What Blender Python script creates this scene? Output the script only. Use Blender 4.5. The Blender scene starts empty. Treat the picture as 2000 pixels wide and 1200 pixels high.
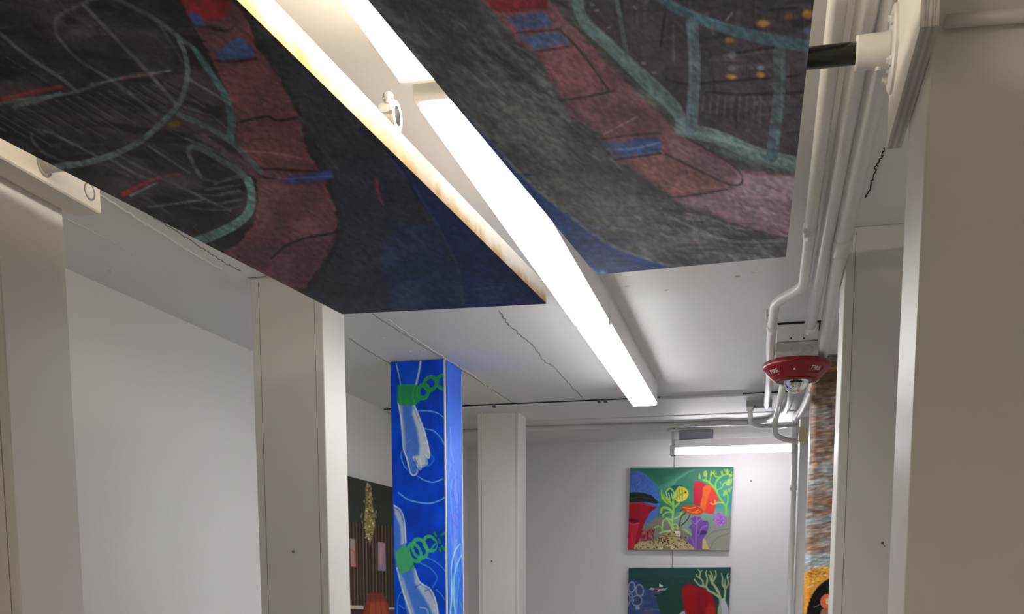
import bpy, bmesh, math, random
import numpy as np
from mathutils import Matrix, Vector

# ---------------------------------------------------------------- camera
EYE = 1.6                                  # eye height above the floor
F, CX, CY = 2050., 1000., 1420.            # focal length and principal point, 2000x1200 frame
def _rot(p, y, r):
    cp, sp, cy, sy, cr, sr = math.cos(p), math.sin(p), math.cos(y), math.sin(y), math.cos(r), math.sin(r)
    A = np.array([[cy, 0, -sy], [sy, 0, cy], [0, 1, 0]])
    P = np.array([[1, 0, 0], [0, cp, sp], [0, -sp, cp]])
    Q = np.array([[cr, -sr, 0], [sr, cr, 0], [0, 0, 1]])
    return (Q @ P @ A.T).T
R = _rot(math.radians(7.45), math.radians(13.45), math.radians(.1))
scene = bpy.context.scene
cam = bpy.data.objects.new('camera', bpy.data.cameras.new('camera'))
scene.collection.objects.link(cam)
cam.data.sensor_width = 36; cam.data.sensor_fit = 'HORIZONTAL'
cam.data.lens = F / 2000 * 36
cam.data.shift_y = (CY - 600) / 2000
cam.data.clip_start = .02
_m = Matrix([[R[i, 0], R[i, 1], -R[i, 2], 0] for i in range(3)] + [[0, 0, 0, 1]])
_m.translation = (0, 0, EYE)
cam.matrix_world = _m
scene.camera = cam
# ---------------------------------------------------------------- world, exposure
world = bpy.data.worlds.new('world'); scene.world = world; world.use_nodes = True
world.node_tree.nodes['Background'].inputs[0].default_value = (.8, .85, 1, 1)
world.node_tree.nodes['Background'].inputs[1].default_value = .02
vs = scene.view_settings
vs.view_transform = 'Standard'; vs.look = 'None'; vs.gamma = 1; vs.use_curve_mapping = False
vs.exposure = 1.4
# strengths of the lamps the room has (used by the lamp builders below)
UNIT_POWER = {'behind': 2.1, 'near': 7.3, 'middle': 6.8, 'far': 12.8}
UNIT_TINT = {'behind': (1, .90, .76), 'near': (1, .87, .68), 'middle': (1, .97, .92), 'far': (1, .98, .97)}
TUBE_POWER, TUBE_TINT = 11.0, (.97, .93, 1.0)

# ---------------------------------------------------------------- pixel <-> place
# all coordinates below are metres from the eye: x right, y along the room, z up from eye height
def ray(px, py): return R @ np.array([(px - CX) / F, -(py - CY) / F, 1.])
def onz(px, py, z): r = ray(px, py); return r * (z / r[2])
def onx(px, py, x): r = ray(px, py); return r * (x / r[0])
def ony(px, py, y): r = ray(px, py); return r * (y / r[1])
def onplane(px, py, n, d): r = ray(px, py); return r * (d / float(np.dot(n, r)))
def project(P):
    c = np.asarray(P, float) @ R
    w = np.maximum(c[..., 2], .05)
    return CX + F * c[..., 0] / w, CY - F * c[..., 1] / w
CEIL = .712
FLOOR = -EYE

# ---------------------------------------------------------------- helpers
col = scene.collection
def _link(name, me, origin, parent):
    o = bpy.data.objects.new(name, me); col.objects.link(o)
    po = np.array(parent['_o']) if parent is not None else np.zeros(3)
    o.location = tuple(np.array(origin) - po)
    if parent is not None: o.parent = parent
    o['_o'] = [float(v) for v in origin]
    return o
def mesh(name, V, Fc, mat, parent=None, smooth=False):
    V = np.asarray(V, float).copy(); V[:, 2] += EYE
    if parent is not None: o0 = np.array(parent['_o'])
    else:
        lo, hi = V.min(0), V.max(0); o0 = np.array([(lo[0] + hi[0]) / 2, (lo[1] + hi[1]) / 2, lo[2]])
    me = bpy.data.meshes.new(name)
    me.from_pydata((V - o0).tolist(), [], [list(f) for f in Fc])
    if mat: me.materials.append(mat)
    if smooth: me.polygons.foreach_set('use_smooth', [True] * len(me.polygons))
    me.update()
    return _link(name, me, o0, parent)
def thing(name, loc, label, cat, group=None):
    o = bpy.data.objects.new(name, None); col.objects.link(o)
    o.empty_display_size = .05
    o.location = (loc[0], loc[1], loc[2] + EYE); o['_o'] = [float(loc[0]), float(loc[1]), float(loc[2] + EYE)]
    return tag(o, label, cat, group)
def tag(o, label, cat, group=None):
    o['label'] = label; o['category'] = cat
    if group: o['group'] = group
    return o
def struct(o): o['kind'] = 'structure'; return o
def join(parts):
    V, Fc = [], []
    for v, f in parts:
        n = len(V); V += [list(p) for p in v]; Fc += [[i + n for i in q] for q in f]
    return V, Fc
def box(x0, x1, y0, y1, z0, z1, bev=0, seg=1):
    bm = bmesh.new()
    bmesh.ops.create_cube(bm, size=1)
    for v in bm.verts:
        v.co = ((x0 + x1) / 2 + v.co.x * (x1 - x0), (y0 + y1) / 2 + v.co.y * (y1 - y0), (z0 + z1) / 2 + v.co.z * (z1 - z0))
    if bev: bmesh.ops.bevel(bm, geom=bm.edges[:], offset=bev, segments=seg, affect='EDGES', profile=.5)
    bm.verts.index_update()
    r = [list(v.co) for v in bm.verts], [[v.index for v in f.verts] for f in bm.faces]
    bm.free(); return r
def catmull(P, n=8):
    P = [np.array(p, float) for p in P]
    if len(P) < 3: return P
    Q = [2 * P[0] - P[1]] + P + [2 * P[-1] - P[-2]]; out = []
    for i in range(1, len(Q) - 2):
        for k in range(n):
            t = k / n
            out.append(.5 * (2 * Q[i] + (Q[i + 1] - Q[i - 1]) * t + (2 * Q[i - 1] - 5 * Q[i] + 4 * Q[i + 1] - Q[i + 2]) * t * t + (3 * Q[i] - Q[i - 1] - 3 * Q[i + 1] + Q[i + 2]) * t ** 3))
    out.append(P[-1]); return out
def fillet(P, r=.02, n=5):
    P = [np.array(p, float) for p in P]; out = [P[0]]
    for i in range(1, len(P) - 1):
        a, b = P[i - 1] - P[i], P[i + 1] - P[i]
        d = min(r, .45 * np.linalg.norm(a), .45 * np.linalg.norm(b))
        s, e = P[i] + a / np.linalg.norm(a) * d, P[i] + b / np.linalg.norm(b) * d
        for k in range(n + 1):
            t = k / n; out.append((1 - t) ** 2 * s + 2 * t * (1 - t) * P[i] + t * t * e)
    out.append(P[-1]); return out
def tube(P, r, n=14, cap=True):
    P = [np.array(p, float) for p in P]
    rr = r if hasattr(r, '__len__') else [r] * len(P)
    T = [P[min(i + 1, len(P) - 1)] - P[max(i - 1, 0)] for i in range(len(P))]
    T = [t / (np.linalg.norm(t) + 1e-9) for t in T]
    u = np.cross(T[0], [0, 0, 1]);
    if np.linalg.norm(u) < .1: u = np.cross(T[0], [1, 0, 0])
    u /= np.linalg.norm(u); V = []; Fc = []
    for i, p in enumerate(P):
        u = u - T[i] * np.dot(u, T[i]); u /= np.linalg.norm(u); w = np.cross(T[i], u)
        for k in range(n):
            a = 2 * math.pi * k / n; V.append(p + rr[i] * (math.cos(a) * u + math.sin(a) * w))
    for i in range(len(P) - 1):
        for k in range(n): Fc.append([i * n + k, i * n + (k + 1) % n, (i + 1) * n + (k + 1) % n, (i + 1) * n + k])
    if cap:
        Fc.append([k for k in range(n)][::-1]); Fc.append([(len(P) - 1) * n + k for k in range(n)])
    return V, Fc
def lathe(prof, c, axis='z', n=32, cap=True):
    V, Fc = [], []
    for r, h in prof:
        for k in range(n):
            a = 2 * math.pi * k / n; x, y = max(r, 1e-5) * math.cos(a), max(r, 1e-5) * math.sin(a)
            V.append([c[0] + x, c[1] + y, c[2] + h] if axis == 'z' else ([c[0] + h, c[1] + x, c[2] + y] if axis == 'x' else [c[0] + x, c[1] + h, c[2] + y]))
    for i in range(len(prof) - 1):
        for k in range(n): Fc.append([i * n + k, i * n + (k + 1) % n, (i + 1) * n + (k + 1) % n, (i + 1) * n + k])
    if cap: Fc.append(list(range(n))[::-1]); Fc.append([(len(prof) - 1) * n + k for k in range(n)])
    return V, Fc
def slab(quad, t):
    """four corners (counter-clockwise seen from outside) and a thickness along the inward normal"""
    q = [np.array(p, float) for p in quad]
    nrm = np.cross(q[1] - q[0], q[3] - q[0]); nrm /= np.linalg.norm(nrm)
    V = q + [p - nrm * t for p in q]
    return V, [[0, 1, 2, 3], [7, 6, 5, 4], [0, 4, 5, 1], [1, 5, 6, 2], [2, 6, 7, 3], [3, 7, 4, 0]]

# ---------------------------------------------------------------- materials
def srgb(c): return tuple(((v / 255) / 12.92 if v / 255 <= .04045 else ((v / 255 + .055) / 1.055) ** 2.4) for v in c)
def new_mat(name):
    m = bpy.data.materials.new(name); m.use_nodes = True
    nt = m.node_tree; return m, nt, nt.nodes['Principled BSDF']
def paint(name, c, rough=.6, mottle=.06, scale=3., bump=.05, bscale=60., metal=0, spec=.5, stretch=None):
    """painted surface: base colour with soft mottling and a fine relief"""
    m, nt, b = new_mat(name); N, L = nt.nodes, nt.links
    tc = N.new('ShaderNodeTexCoord'); src = tc.outputs['Object']
    if stretch:
        mp = N.new('ShaderNodeMapping'); mp.inputs['Scale'].default_value = stretch; L.new(src, mp.inputs[0]); src = mp.outputs[0]
    n1 = N.new('ShaderNodeTexNoise'); n1.inputs['Scale'].default_value = scale; n1.inputs['Detail'].default_value = 5
    L.new(src, n1.inputs['Vector'])
    mx = N.new('ShaderNodeMix'); mx.data_type = 'RGBA'
    mx.inputs[6].default_value = (*[v * (1 - mottle) for v in c], 1); mx.inputs[7].default_value = (*[min(1, v * (1 + mottle)) for v in c], 1)
    L.new(n1.outputs[0], mx.inputs[0]); L.new(mx.outputs[2], b.inputs['Base Color'])
    b.inputs['Roughness'].default_value = rough; b.inputs['Metallic'].default_value = metal
    b.inputs['Specular IOR Level'].default_value = spec
    if bump:
        n2 = N.new('ShaderNodeTexNoise'); n2.inputs['Scale'].default_value = bscale; n2.inputs['Detail'].default_value = 4
        L.new(src, n2.inputs['Vector'])
        bp = N.new('ShaderNodeBump'); bp.inputs['Strength'].default_value = bump; bp.inputs['Distance'].default_value = .01
        L.new(n2.outputs[0], bp.inputs['Height']); L.new(bp.outputs[0], b.inputs['Normal'])
    return m
def emit(name, c, s):
    m, nt, b = new_mat(name)
    b.inputs['Base Color'].default_value = (.8, .8, .8, 1)
    b.inputs['Emission Color'].default_value = (*c, 1); b.inputs['Emission Strength'].default_value = s
    return m
def art(name, rough=.55, bscale=90, stretch=(1, 1, 1), bump=.25, var=.12):
    """brushed paint: colour from the painting's own colour layer, brush grain from noise"""
    m, nt, b = new_mat(name); N, L = nt.nodes, nt.links
    at = N.new('ShaderNodeAttribute'); at.attribute_name = 'paint'
    tc = N.new('ShaderNodeTexCoord'); mp = N.new('ShaderNodeMapping'); mp.inputs['Scale'].default_value = stretch
    L.new(tc.outputs['Object'], mp.inputs[0])
    n1 = N.new('ShaderNodeTexNoise'); n1.inputs['Scale'].default_value = bscale; n1.inputs['Detail'].default_value = 6
    L.new(mp.outputs[0], n1.inputs['Vector'])
    mr = N.new('ShaderNodeMapRange'); mr.inputs[1].default_value = .3; mr.inputs[2].default_value = .7
    mr.inputs[3].default_value = 1 - var; mr.inputs[4].default_value = 1 + var
    L.new(n1.outputs[0], mr.inputs[0])
    mx = N.new('ShaderNodeMix'); mx.data_type = 'RGBA'; mx.blend_type = 'MULTIPLY'; mx.inputs[0].default_value = 1
    L.new(at.outputs['Color'], mx.inputs[6]); L.new(mr.outputs[0], mx.inputs[7]); L.new(mx.outputs[2], b.inputs['Base Color'])
    b.inputs['Roughness'].default_value = rough; b.inputs['Specular IOR Level'].default_value = .18
    bp = N.new('ShaderNodeBump'); bp.inputs['Strength'].default_value = bump; bp.inputs['Distance'].default_value = .003
    L.new(n1.outputs[0], bp.inputs['Height']); L.new(bp.outputs[0], b.inputs['Normal'])
    return m
M = dict(
    wall=paint('wall_paint', (.83, .82, .80), .55, .03, 1.6, .04),
    farwall=paint('far_wall_paint', (.83, .82, .82), .55, .02, 1.6, .03),
    ceil=paint('ceiling_paint', (.80, .795, .79), .5, .04, 2.2, .10, 25),
    floor=paint('concrete_floor', (.55, .54, .52), .6, .15, 4, .15, 40),
    column=paint('column_paint', (.78, .77, .74), .42, .02, 1.5, .015, 40),
    seam=paint('seam_shadow_gap', (.30, .29, .27), .8, .1, 20, 0),
    crack=paint('crack', (.26, .25, .24), .9, .2, 40, 0),
    ridge=paint('plaster_ridge', (.74, .73, .71), .6, .1, 40, .2),
    gap=paint('black_gap', (.012, .011, .012), .9, .2, 30, 0),
    pipe=paint('pipe_paint', (.76, .75, .73), .34, .05, 14, .06, 70),
    boxp=paint('box_paint', (.62, .61, .58), .45, .04, 20, .05),
    steel=paint('galvanised_steel', (.40, .41, .42), .45, .2, 60, .05, metal=.7),
    darkm=paint('dark_metal', (.16, .17, .20), .4, .1, 30, .02, metal=.4),
    black=paint('black_pipe', (.003, .003, .0035), .12, .1, 30, 0, spec=.3),
    chrome=paint('worn_chrome', (.55, .55, .56), .25, .15, 60, .05, metal=1),
    housing=paint('lamp_housing', (.80, .79, .78), .4, .02, 10, 0),
    timber=paint('painted_timber', (.78, .74, .66), .5, .10, 9, .15, 30, stretch=(8, 1, 8)),
    ply=paint('painted_plywood', (.76, .74, .70), .5, .08, 12, .12, 40, stretch=(1, 1, 6)),
    plyedge=paint('plywood_edge', (.58, .56, .52), .7, .18, 10, .4, 30, stretch=(14, 1, 1)),
    canvas_side=paint('bare_canvas_edge', (.80, .72, .58), .8, .10, 30, .15, 160),
    primed=paint('primed_canvas_back', (.78, .74, .66), .9, .06, 30, .2, 200),
    linen=paint('raw_linen_back', (.24, .20, .15), .9, .08, 30, .2, 200),
    plyedge2=paint('plywood_edge_dark_veneer', (.46, .44, .40), .8, .18, 10, .4, 30, stretch=(14, 1, 1)),
    dark_side=paint('painted_dark_canvas_edge', (.05, .055, .07), .7, .2, 30, .2, 120),
    grey_side=paint('canvas_edge_grey', (.30, .32, .29), .7, .1, 20, .2, 120),
    red=paint('strobe_red_plastic', srgb((132, 4, 28)), .28, .03, 30, 0),
    white=paint('white_lettering', (.75, .66, .66), .5, .02, 30, 0),
    tape=paint('masking_tape', srgb((232, 220, 180)), .6, .06, 30, .05),
)
def glow_painted_edge():  # golden overexposure glow painted into the lower part of the canvas edge
    m, nt, b = new_mat('canvas_edge_painted_glow'); N, L = nt.nodes, nt.links
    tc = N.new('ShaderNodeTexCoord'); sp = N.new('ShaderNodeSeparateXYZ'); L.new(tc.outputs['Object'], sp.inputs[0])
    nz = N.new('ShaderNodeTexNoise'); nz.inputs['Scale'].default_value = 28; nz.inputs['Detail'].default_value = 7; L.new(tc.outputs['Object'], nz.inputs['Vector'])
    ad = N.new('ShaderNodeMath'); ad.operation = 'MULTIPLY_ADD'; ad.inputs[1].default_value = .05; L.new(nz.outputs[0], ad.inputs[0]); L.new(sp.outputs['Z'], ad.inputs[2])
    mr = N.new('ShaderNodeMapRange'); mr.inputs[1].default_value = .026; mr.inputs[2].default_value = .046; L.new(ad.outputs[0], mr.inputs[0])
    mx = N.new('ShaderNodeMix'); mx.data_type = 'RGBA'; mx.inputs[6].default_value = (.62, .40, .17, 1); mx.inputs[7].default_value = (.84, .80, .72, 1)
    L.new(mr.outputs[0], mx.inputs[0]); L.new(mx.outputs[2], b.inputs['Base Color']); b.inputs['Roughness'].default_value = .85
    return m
M['painted_glow'] = glow_painted_edge()
m, nt, b = new_mat('clear_lens'); b.inputs['Base Color'].default_value = (.97, .97, .97, 1)
b.inputs['Transmission Weight'].default_value = 1; b.inputs['Roughness'].default_value = .02; b.inputs['IOR'].default_value = 1.45
M['lens'] = m

# ---------------------------------------------------------------- painting kit (colour layers painted stroke by stroke)
class Ras:
    def __init__(s, x0, y0, x1, y1, k, base):
        s.x0, s.y0, s.k = x0, y0, k
        s.w, s.h = int((x1 - x0) * k), int((y1 - y0) * k)
        s.a = np.empty((s.h, s.w, 3), np.float32); s.a[:] = np.array(base) / 255
        s.dryf = s.edge = None
    def _win(s, X0, Y0, X1, Y1):
        i0 = max(0, int((X0 - s.x0) * s.k) - 1); i1 = min(s.w, int((X1 - s.x0) * s.k) + 2)
        j0 = max(0, int((Y0 - s.y0) * s.k) - 1); j1 = min(s.h, int((Y1 - s.y0) * s.k) + 2)
        if i1 <= i0 or j1 <= j0: return None
        gx, gy = np.meshgrid((np.arange(i0, i1) + .5) / s.k + s.x0, (np.arange(j0, j1) + .5) / s.k + s.y0)
        return (slice(j0, j1), slice(i0, i1)), gx, gy
    def put(s, sl, al, c):
        al = al[..., None]; s.a[sl] = s.a[sl] * (1 - al) + np.array(c, np.float32) / 255 * al
    def poly(s, P, c, a=1., sm=0, soft=1.2, c2=None, ax=(0, 1)):
        P = catmull(list(P) + [P[0]], 6)[:-1] if sm else P
        P = np.array(P, float); w = s._win(P[:, 0].min() - 2, P[:, 1].min() - 2, P[:, 0].max() + 2, P[:, 1].max() + 2)
        if w is None: return
        sl, gx, gy = w; ins = np.zeros(gx.shape, bool); d = np.full(gx.shape, 1e9)
        for i in range(len(P)):
            A, B = P[i], P[(i + 1) % len(P)]
            if A[1] != B[1]:
                cr = ((A[1] > gy) != (B[1] > gy)) & (gx < (B[0] - A[0]) * (gy - A[1]) / (B[1] - A[1]) + A[0]); ins ^= cr
            v = B - A; l2 = v @ v + 1e-9; t = np.clip(((gx - A[0]) * v[0] + (gy - A[1]) * v[1]) / l2, 0, 1)
            d = np.minimum(d, (gx - A[0] - t * v[0]) ** 2 + (gy - A[1] - t * v[1]) ** 2)
        d = np.sqrt(d) * np.where(ins, 1, -1)
        if s.edge is not None: d = d + s.edge[sl]
        al = np.clip(d / soft + .5, 0, 1) * a
        if c2 is not None:
            q = gx * ax[0] + gy * ax[1]; t = ((q - q.min()) / (q.max() - q.min() + 1e-9))[..., None]
            cc = np.array(c, float) / 255 * (1 - t) + np.array(c2, float) / 255 * t
            s.a[sl] = s.a[sl] * (1 - al[..., None]) + cc * al[..., None]
        else: s.put(sl, al, c)
    def stroke(s, P, w, c, a=1., sm=1, soft=1.4, w2=None, dry=0, seed=0):
        P = np.array(catmull(P, 6) if sm and len(P) > 2 else P, float); W = max(w, w2 or 0)
        q = s._win(P[:, 0].min() - W, P[:, 1].min() - W, P[:, 0].max() + W, P[:, 1].max() + W)
        if q is None: return
        sl, gx, gy = q; al = np.zeros(gx.shape); n = len(P) - 1
        for i in range(n):
            A, B = P[i], P[i + 1]; v = B - A; l2 = v @ v + 1e-9
            t = np.clip(((gx - A[0]) * v[0] + (gy - A[1]) * v[1]) / l2, 0, 1)
            d = np.sqrt((gx - A[0] - t * v[0]) ** 2 + (gy - A[1] - t * v[1]) ** 2)
            ww = w if w2 is None else w + (w2 - w) * (i + t) / n
            al = np.maximum(al, np.clip((ww / 2 - d) / soft + .5, 0, 1))
        if s.dryf is not None: al = al * s.dryf[sl]
        s.put(sl, al * a, c)
    def ell(s, cx, cy, rx, ry, c, a=1., rot=0, ring=0, soft=1.2):
        m = max(rx, ry) + ring + 2; q = s._win(cx - m, cy - m, cx + m, cy + m)
        if q is None: return
        sl, gx, gy = q; cr, sr = math.cos(rot), math.sin(rot)
        u = ((gx - cx) * cr + (gy - cy) * sr) / rx; v = (-(gx - cx) * sr + (gy - cy) * cr) / ry
        d = (1 - np.sqrt(u * u + v * v)) * min(rx, ry)
        al = np.clip((ring / 2 - np.abs(d)) / soft + .5, 0, 1) if ring else np.clip(d / soft + .5, 0, 1)
        s.put(sl, al * a, c)
    def noise(s, sx, sy, seed=0, rot=0):
        rs = np.random.RandomState(seed)
        gx, gy = np.meshgrid(np.arange(s.w) / s.k, np.arange(s.h) / s.k)
        if rot:
            gx, gy = gx * math.cos(rot) + gy * math.sin(rot), -gx * math.sin(rot) + gy * math.cos(rot)
            gx -= gx.min(); gy -= gy.min()
        u, v = gx / sx, gy / sy; g = rs.rand(int(v.max()) + 3, int(u.max()) + 3)
        i, j = u.astype(int), v.astype(int); fu, fv = u - i, v - j
        fu = fu * fu * (3 - 2 * fu); fv = fv * fv * (3 - 2 * fv)
        return (g[j, i] * (1 - fu) + g[j, i + 1] * fu) * (1 - fv) + (g[j + 1, i] * (1 - fu) + g[j + 1, i + 1] * fu) * fv
    def brushy(s, dry=.5, edge=6, rot=.6, seed=90):
        n = .5 * s.noise(46, 5, seed, rot) + .5 * s.noise(12, 4, seed + 1, rot + .3)
        s.dryf = np.clip(1 - dry + (n - .25) * 2 * dry * 1.3, .1, 1)
        s.edge = (.6 * s.noise(22, 9, seed + 2, rot) + .4 * s.noise(7, 5, seed + 3) - .5) * 2 * edge
    def mul(s, n, lo, hi): s.a *= (lo + (hi - lo) * n)[..., None]
    def over(s, n, lo, hi, c, a=1.): s.put((slice(None), slice(None)), np.clip((n - lo) / (hi - lo), 0, 1) * a, c)
    def sample(s, px, py):
        u = np.clip((px - s.x0) * s.k - .5, 0, s.w - 1.001); v = np.clip((py - s.y0) * s.k - .5, 0, s.h - 1.001)
        i, j = u.astype(int), v.astype(int); fu, fv = (u - i)[..., None], (v - j)[..., None]
        c = (s.a[j, i] * (1 - fu) + s.a[j, i + 1] * fu) * (1 - fv) + (s.a[j + 1, i] * (1 - fu) + s.a[j + 1, i + 1] * fu) * fv
        c = np.clip(c, 0, 1)
        return np.where(c <= .04045, c / 12.92, ((c + .055) / 1.055) ** 2.4)
def zz(x0, y0, k, *pts): return [(x0 + p[0] * k, y0 + p[1] * k) for p in pts]
def painted(name, pts, ras, gain, mat, parent):
    """a painted sheet: pts is a (rows, cols, 3) grid of places on the canvas; gain = what the paint reflects"""
    r, c = pts.shape[:2]
    px, py = project(pts); colr = np.clip(ras.sample(px, py) * np.array(gain), .002, .88)
    V = pts.reshape(-1, 3).copy(); V[:, 2] += EYE; o0 = np.array(parent['_o']); V -= o0
    me = bpy.data.meshes.new(name); nf = (r - 1) * (c - 1)
    me.vertices.add(r * c); me.vertices.foreach_set('co', V.ravel())
    a = (np.arange(r - 1)[:, None] * c + np.arange(c - 1)[None]).ravel()
    loops = np.stack([a, a + 1, a + c + 1, a + c], 1)
    me.loops.add(nf * 4); me.polygons.add(nf)
    me.loops.foreach_set('vertex_index', loops.ravel().astype(np.int32))
    me.polygons.foreach_set('loop_start', np.arange(0, nf * 4, 4, dtype=np.int32))
    at = me.attributes.new('paint', 'FLOAT_COLOR', 'POINT')
    rgba = np.ones((r * c, 4), np.float32); rgba[:, :3] = colr.reshape(-1, 3); at.data.foreach_set('color', rgba.ravel())
    me.materials.append(mat); me.update(calc_edges=True); me.validate()
    return _link(name, me, o0, parent)
def grid(q00, q01, q10, q11, rows, cols):
    """bilinear grid; rows run q00->q10, columns q00->q01 (rows/cols may be arrays of 0..1)"""
    t = np.linspace(0, 1, rows) if np.isscalar(rows) else np.asarray(rows); s = np.linspace(0, 1, cols) if np.isscalar(cols) else np.asarray(cols)
    t, s = t[:, None, None], s[None, :, None]; q00, q01, q10, q11 = [np.array(q, float) for q in (q00, q01, q10, q11)]
    return (q00 * (1 - s) + q01 * s) * (1 - t) + (q10 * (1 - s) + q11 * s) * t

# ================================================================ the room
XL = lambda y: -1.583 + .0215 * y          # the left wall runs very slightly askew
XR, YB, YF = .70, -2.6, 5.2
o = struct(mesh('floor', *box(-1.9, 1.0, YB - .1, YF + .1, FLOOR - .08, FLOOR), M['floor']))
ceiling = struct(mesh('ceiling', *box(-1.9, 1.0, YB - .1, YF + .1, CEIL, CEIL + .1), M['ceil']))
V = [(XL(YB), YB, FLOOR), (XL(YF), YF, FLOOR), (XL(YF), YF, CEIL), (XL(YB), YB, CEIL)]
wall_left = struct(mesh('wall_left', *slab(V, .1), M['wall']))
wall_right = struct(mesh('wall_right', *box(XR, XR + .1, YB, YF, FLOOR, CEIL), M['wall']))
wall_far = struct(mesh('wall_far', *box(-1.85, XR + .1, YF, YF + .1, FLOOR, CEIL), M['farwall']))
wall_back = struct(mesh('wall_back', *box(-1.85, XR + .1, YB - .1, YB, FLOOR, CEIL), M['wall']))
# the joint between the two boards of the far wall
sx = ony(1317, 905, YF)[0]
mesh('board_joint', *box(sx - .003, sx + .001, YF - .0015, YF + .001, FLOOR, CEIL), M['seam'], wall_far)
mesh('scuff', *lathe([(.0, -.001), (.005, -.0005), (.005, 0)], ony(1467, 940, YF), 'y', 10), M['seam'], wall_far)

# ceiling joints and cracks: thin ragged strips that stand on the ceiling's underside
def ragged(name, pix, w, mat, jit=1.5, drop=.0015, seed=1, n=14):
    rs = random.Random(seed); P = []
    for i in range(len(pix) - 1):
        for k in range(n):
            t = k / n; P.append((pix[i][0] + (pix[i + 1][0] - pix[i][0]) * t + rs.uniform(-jit, jit), pix[i][1] + (pix[i + 1][1] - pix[i][1]) * t + rs.uniform(-jit, jit)))
    P.append(pix[-1]); L = []
    for p in P: L.append(onz(p[0], p[1], CEIL))
    V, Fc = [], []
    for i, p in enumerate(L):
        d = L[min(i + 1, len(L) - 1)] - L[max(i - 1, 0)]; s = np.array([-d[1], d[0], 0]); s /= np.linalg.norm(s) + 1e-9
        ww = w * rs.uniform(.5, 1.25)
        V += [p + s * ww / 2 + [0, 0, .001], p - s * ww / 2 + [0, 0, .001], p - s * ww / 3 - [0, 0, drop], p + s * ww / 3 - [0, 0, drop]]
    for i in range(len(L) - 1):
        a, b2 = i * 4, i * 4 + 4
        for k in range(4): Fc.append([a + k, a + (k + 1) % 4, b2 + (k + 1) % 4, b2 + k])
    return mesh(name, V, Fc, mat, ceiling)
ragged('plaster_ridge', [(150, 348), (200, 383), (290, 440), (380, 497), (432, 525)], .006, M['ridge'], 1.2, .003, 2)
ragged('crack', [(290, 418), (350, 455), (400, 488), (430, 508), (470, 530)], .0035, M['crack'], 1.5, .001, 3)
ragged('crack', [(484, 543), (510, 541), (530, 537)], .004, M['crack'], .6, .001, 4)
ragged('crack', [(974, 606), (990, 630), (1005, 645), (1040, 672), (1062, 705), (1082, 716), (1102, 738), (1118, 758), (1140, 778)], .0032, M['crack'], 1.8, .001, 5)
ragged('ceiling_joint', [(726, 612), (790, 654), (872, 705), (905, 725), (1000, 786)], .004, M['seam'], .8, .001, 6)
ragged('plaster_ridge', [(760, 625), (800, 655), (880, 707), (925, 733), (985, 783)], .0035, M['ridge'], 1.0, .0012, 7)
ragged('ceiling_joint', [(680, 660), (720, 686), (760, 709), (790, 728)], .004, M['seam'], .6, .001, 8)
ragged('ceiling_joint', [(131, 428), (200, 462), (260, 495)], .004, M['ridge'], .4, .001, 9)
ragged('crack', [(1727, 288), (1722, 305), (1712, 322), (1706, 345), (1698, 372), (1690, 385)], .0032, M['gap'], 3, .001, 10, 6)
# plaster blemishes under the ceiling
rs = random.Random(5)
for (px, py) in [(800, 687), (822, 685), (748, 661), (1040, 740), (1290, 860), (1225, 560), (1300, 567), (1440, 540), (1470, 534), (215, 530)]:
    c = onz(px, py, CEIL)
    mesh('plaster_blemish', *lathe([(.0, -.002), (.003, -.0015), (.007, 0), (.007, .001)], c, 'z', 8), M['ridge'], ceiling, True)
# shallow board across the ceiling in front of the far bay, and the dark gap at its front edge
y0 = 4.06
band = tag(struct(mesh('trim_1', *box(-1.49, XR, y0, 4.43, CEIL - .010, CEIL, .002), M['ceil'])), 'flat white board across the ceiling before the far bay', 'trim')
mesh('shadow_gap', *box(-1.49, -.40, y0 - .004, y0 + .001, CEIL - .004, CEIL), M['gap'], band)
mesh('shadow_gap', *box(-.1, .1, y0 - .004, y0 + .001, CEIL - .004, CEIL), M['gap'], band)
band2 = tag(struct(mesh('trim_2', *box(-1.48, XR, 4.44, 4.66, CEIL - .012, CEIL, .002), M['ceil'])), 'second flat white ceiling board, nearer the far wall', 'trim')
for px in (960, 1175, 1188):
    c = onz(px, 786, CEIL)
    mesh('clip', *box(c[0] - .006, c[0] + .006, y0 - .008, y0 + .012, CEIL - .0125, CEIL), M['darkm'], band)

# ---------------------------------------------------------------- columns
def column(x0, x1, y0, y1, label, seams=(), top=CEIL):
    t = thing('column', ((x0 + x1) / 2, (y0 + y1) / 2, FLOOR), label, 'column', 'square boxed columns along the gallery')
    mesh('shaft', *box(x0, x1, y0, y1, FLOOR, top, .0025, 2), M['column'], t)
    for s in seams: mesh('seam', *box(s - .0006, s + .0006, y0 - .0004, y0 + .001, FLOOR, top - .01), M['seam'], t)
    return t
L1 = column(-1.17, -1.0, 1.263, 1.403, 'nearest white column on the left, carrying the painted timber bracket', (-1.015,))
L2 = column(-1.175, -.998, 2.325, 2.455, 'white column on the left under the corner of the dark canvas, before the blue column', (-1.155, -1.018))
C3 = column(-1.148, -.977, 4.21, 4.345, 'white column just beyond the blue painted column', (-1.133, -.99))
R1 = column(.137, .305, 1.13, 1.275, 'nearest column on the right, with the plywood mount fixed to it', ())
R2 = column(.137, .305, 2.29, 2.43, 'second white column on the right, hiding part of the streaky painted column', (.156,))
R4 = column(.122, .285, 4.6, 4.74, 'farthest white column on the right with yellow tape, beside the vertical conduit', ())
mesh('paint_chip', *lathe([(0, -.003), (.003, -.002), (.004, 0)], ony(573, 1078, 2.325), 'y', 8), M['crack'], L2)
p = ony(1724, 1066, 2.29)
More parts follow.
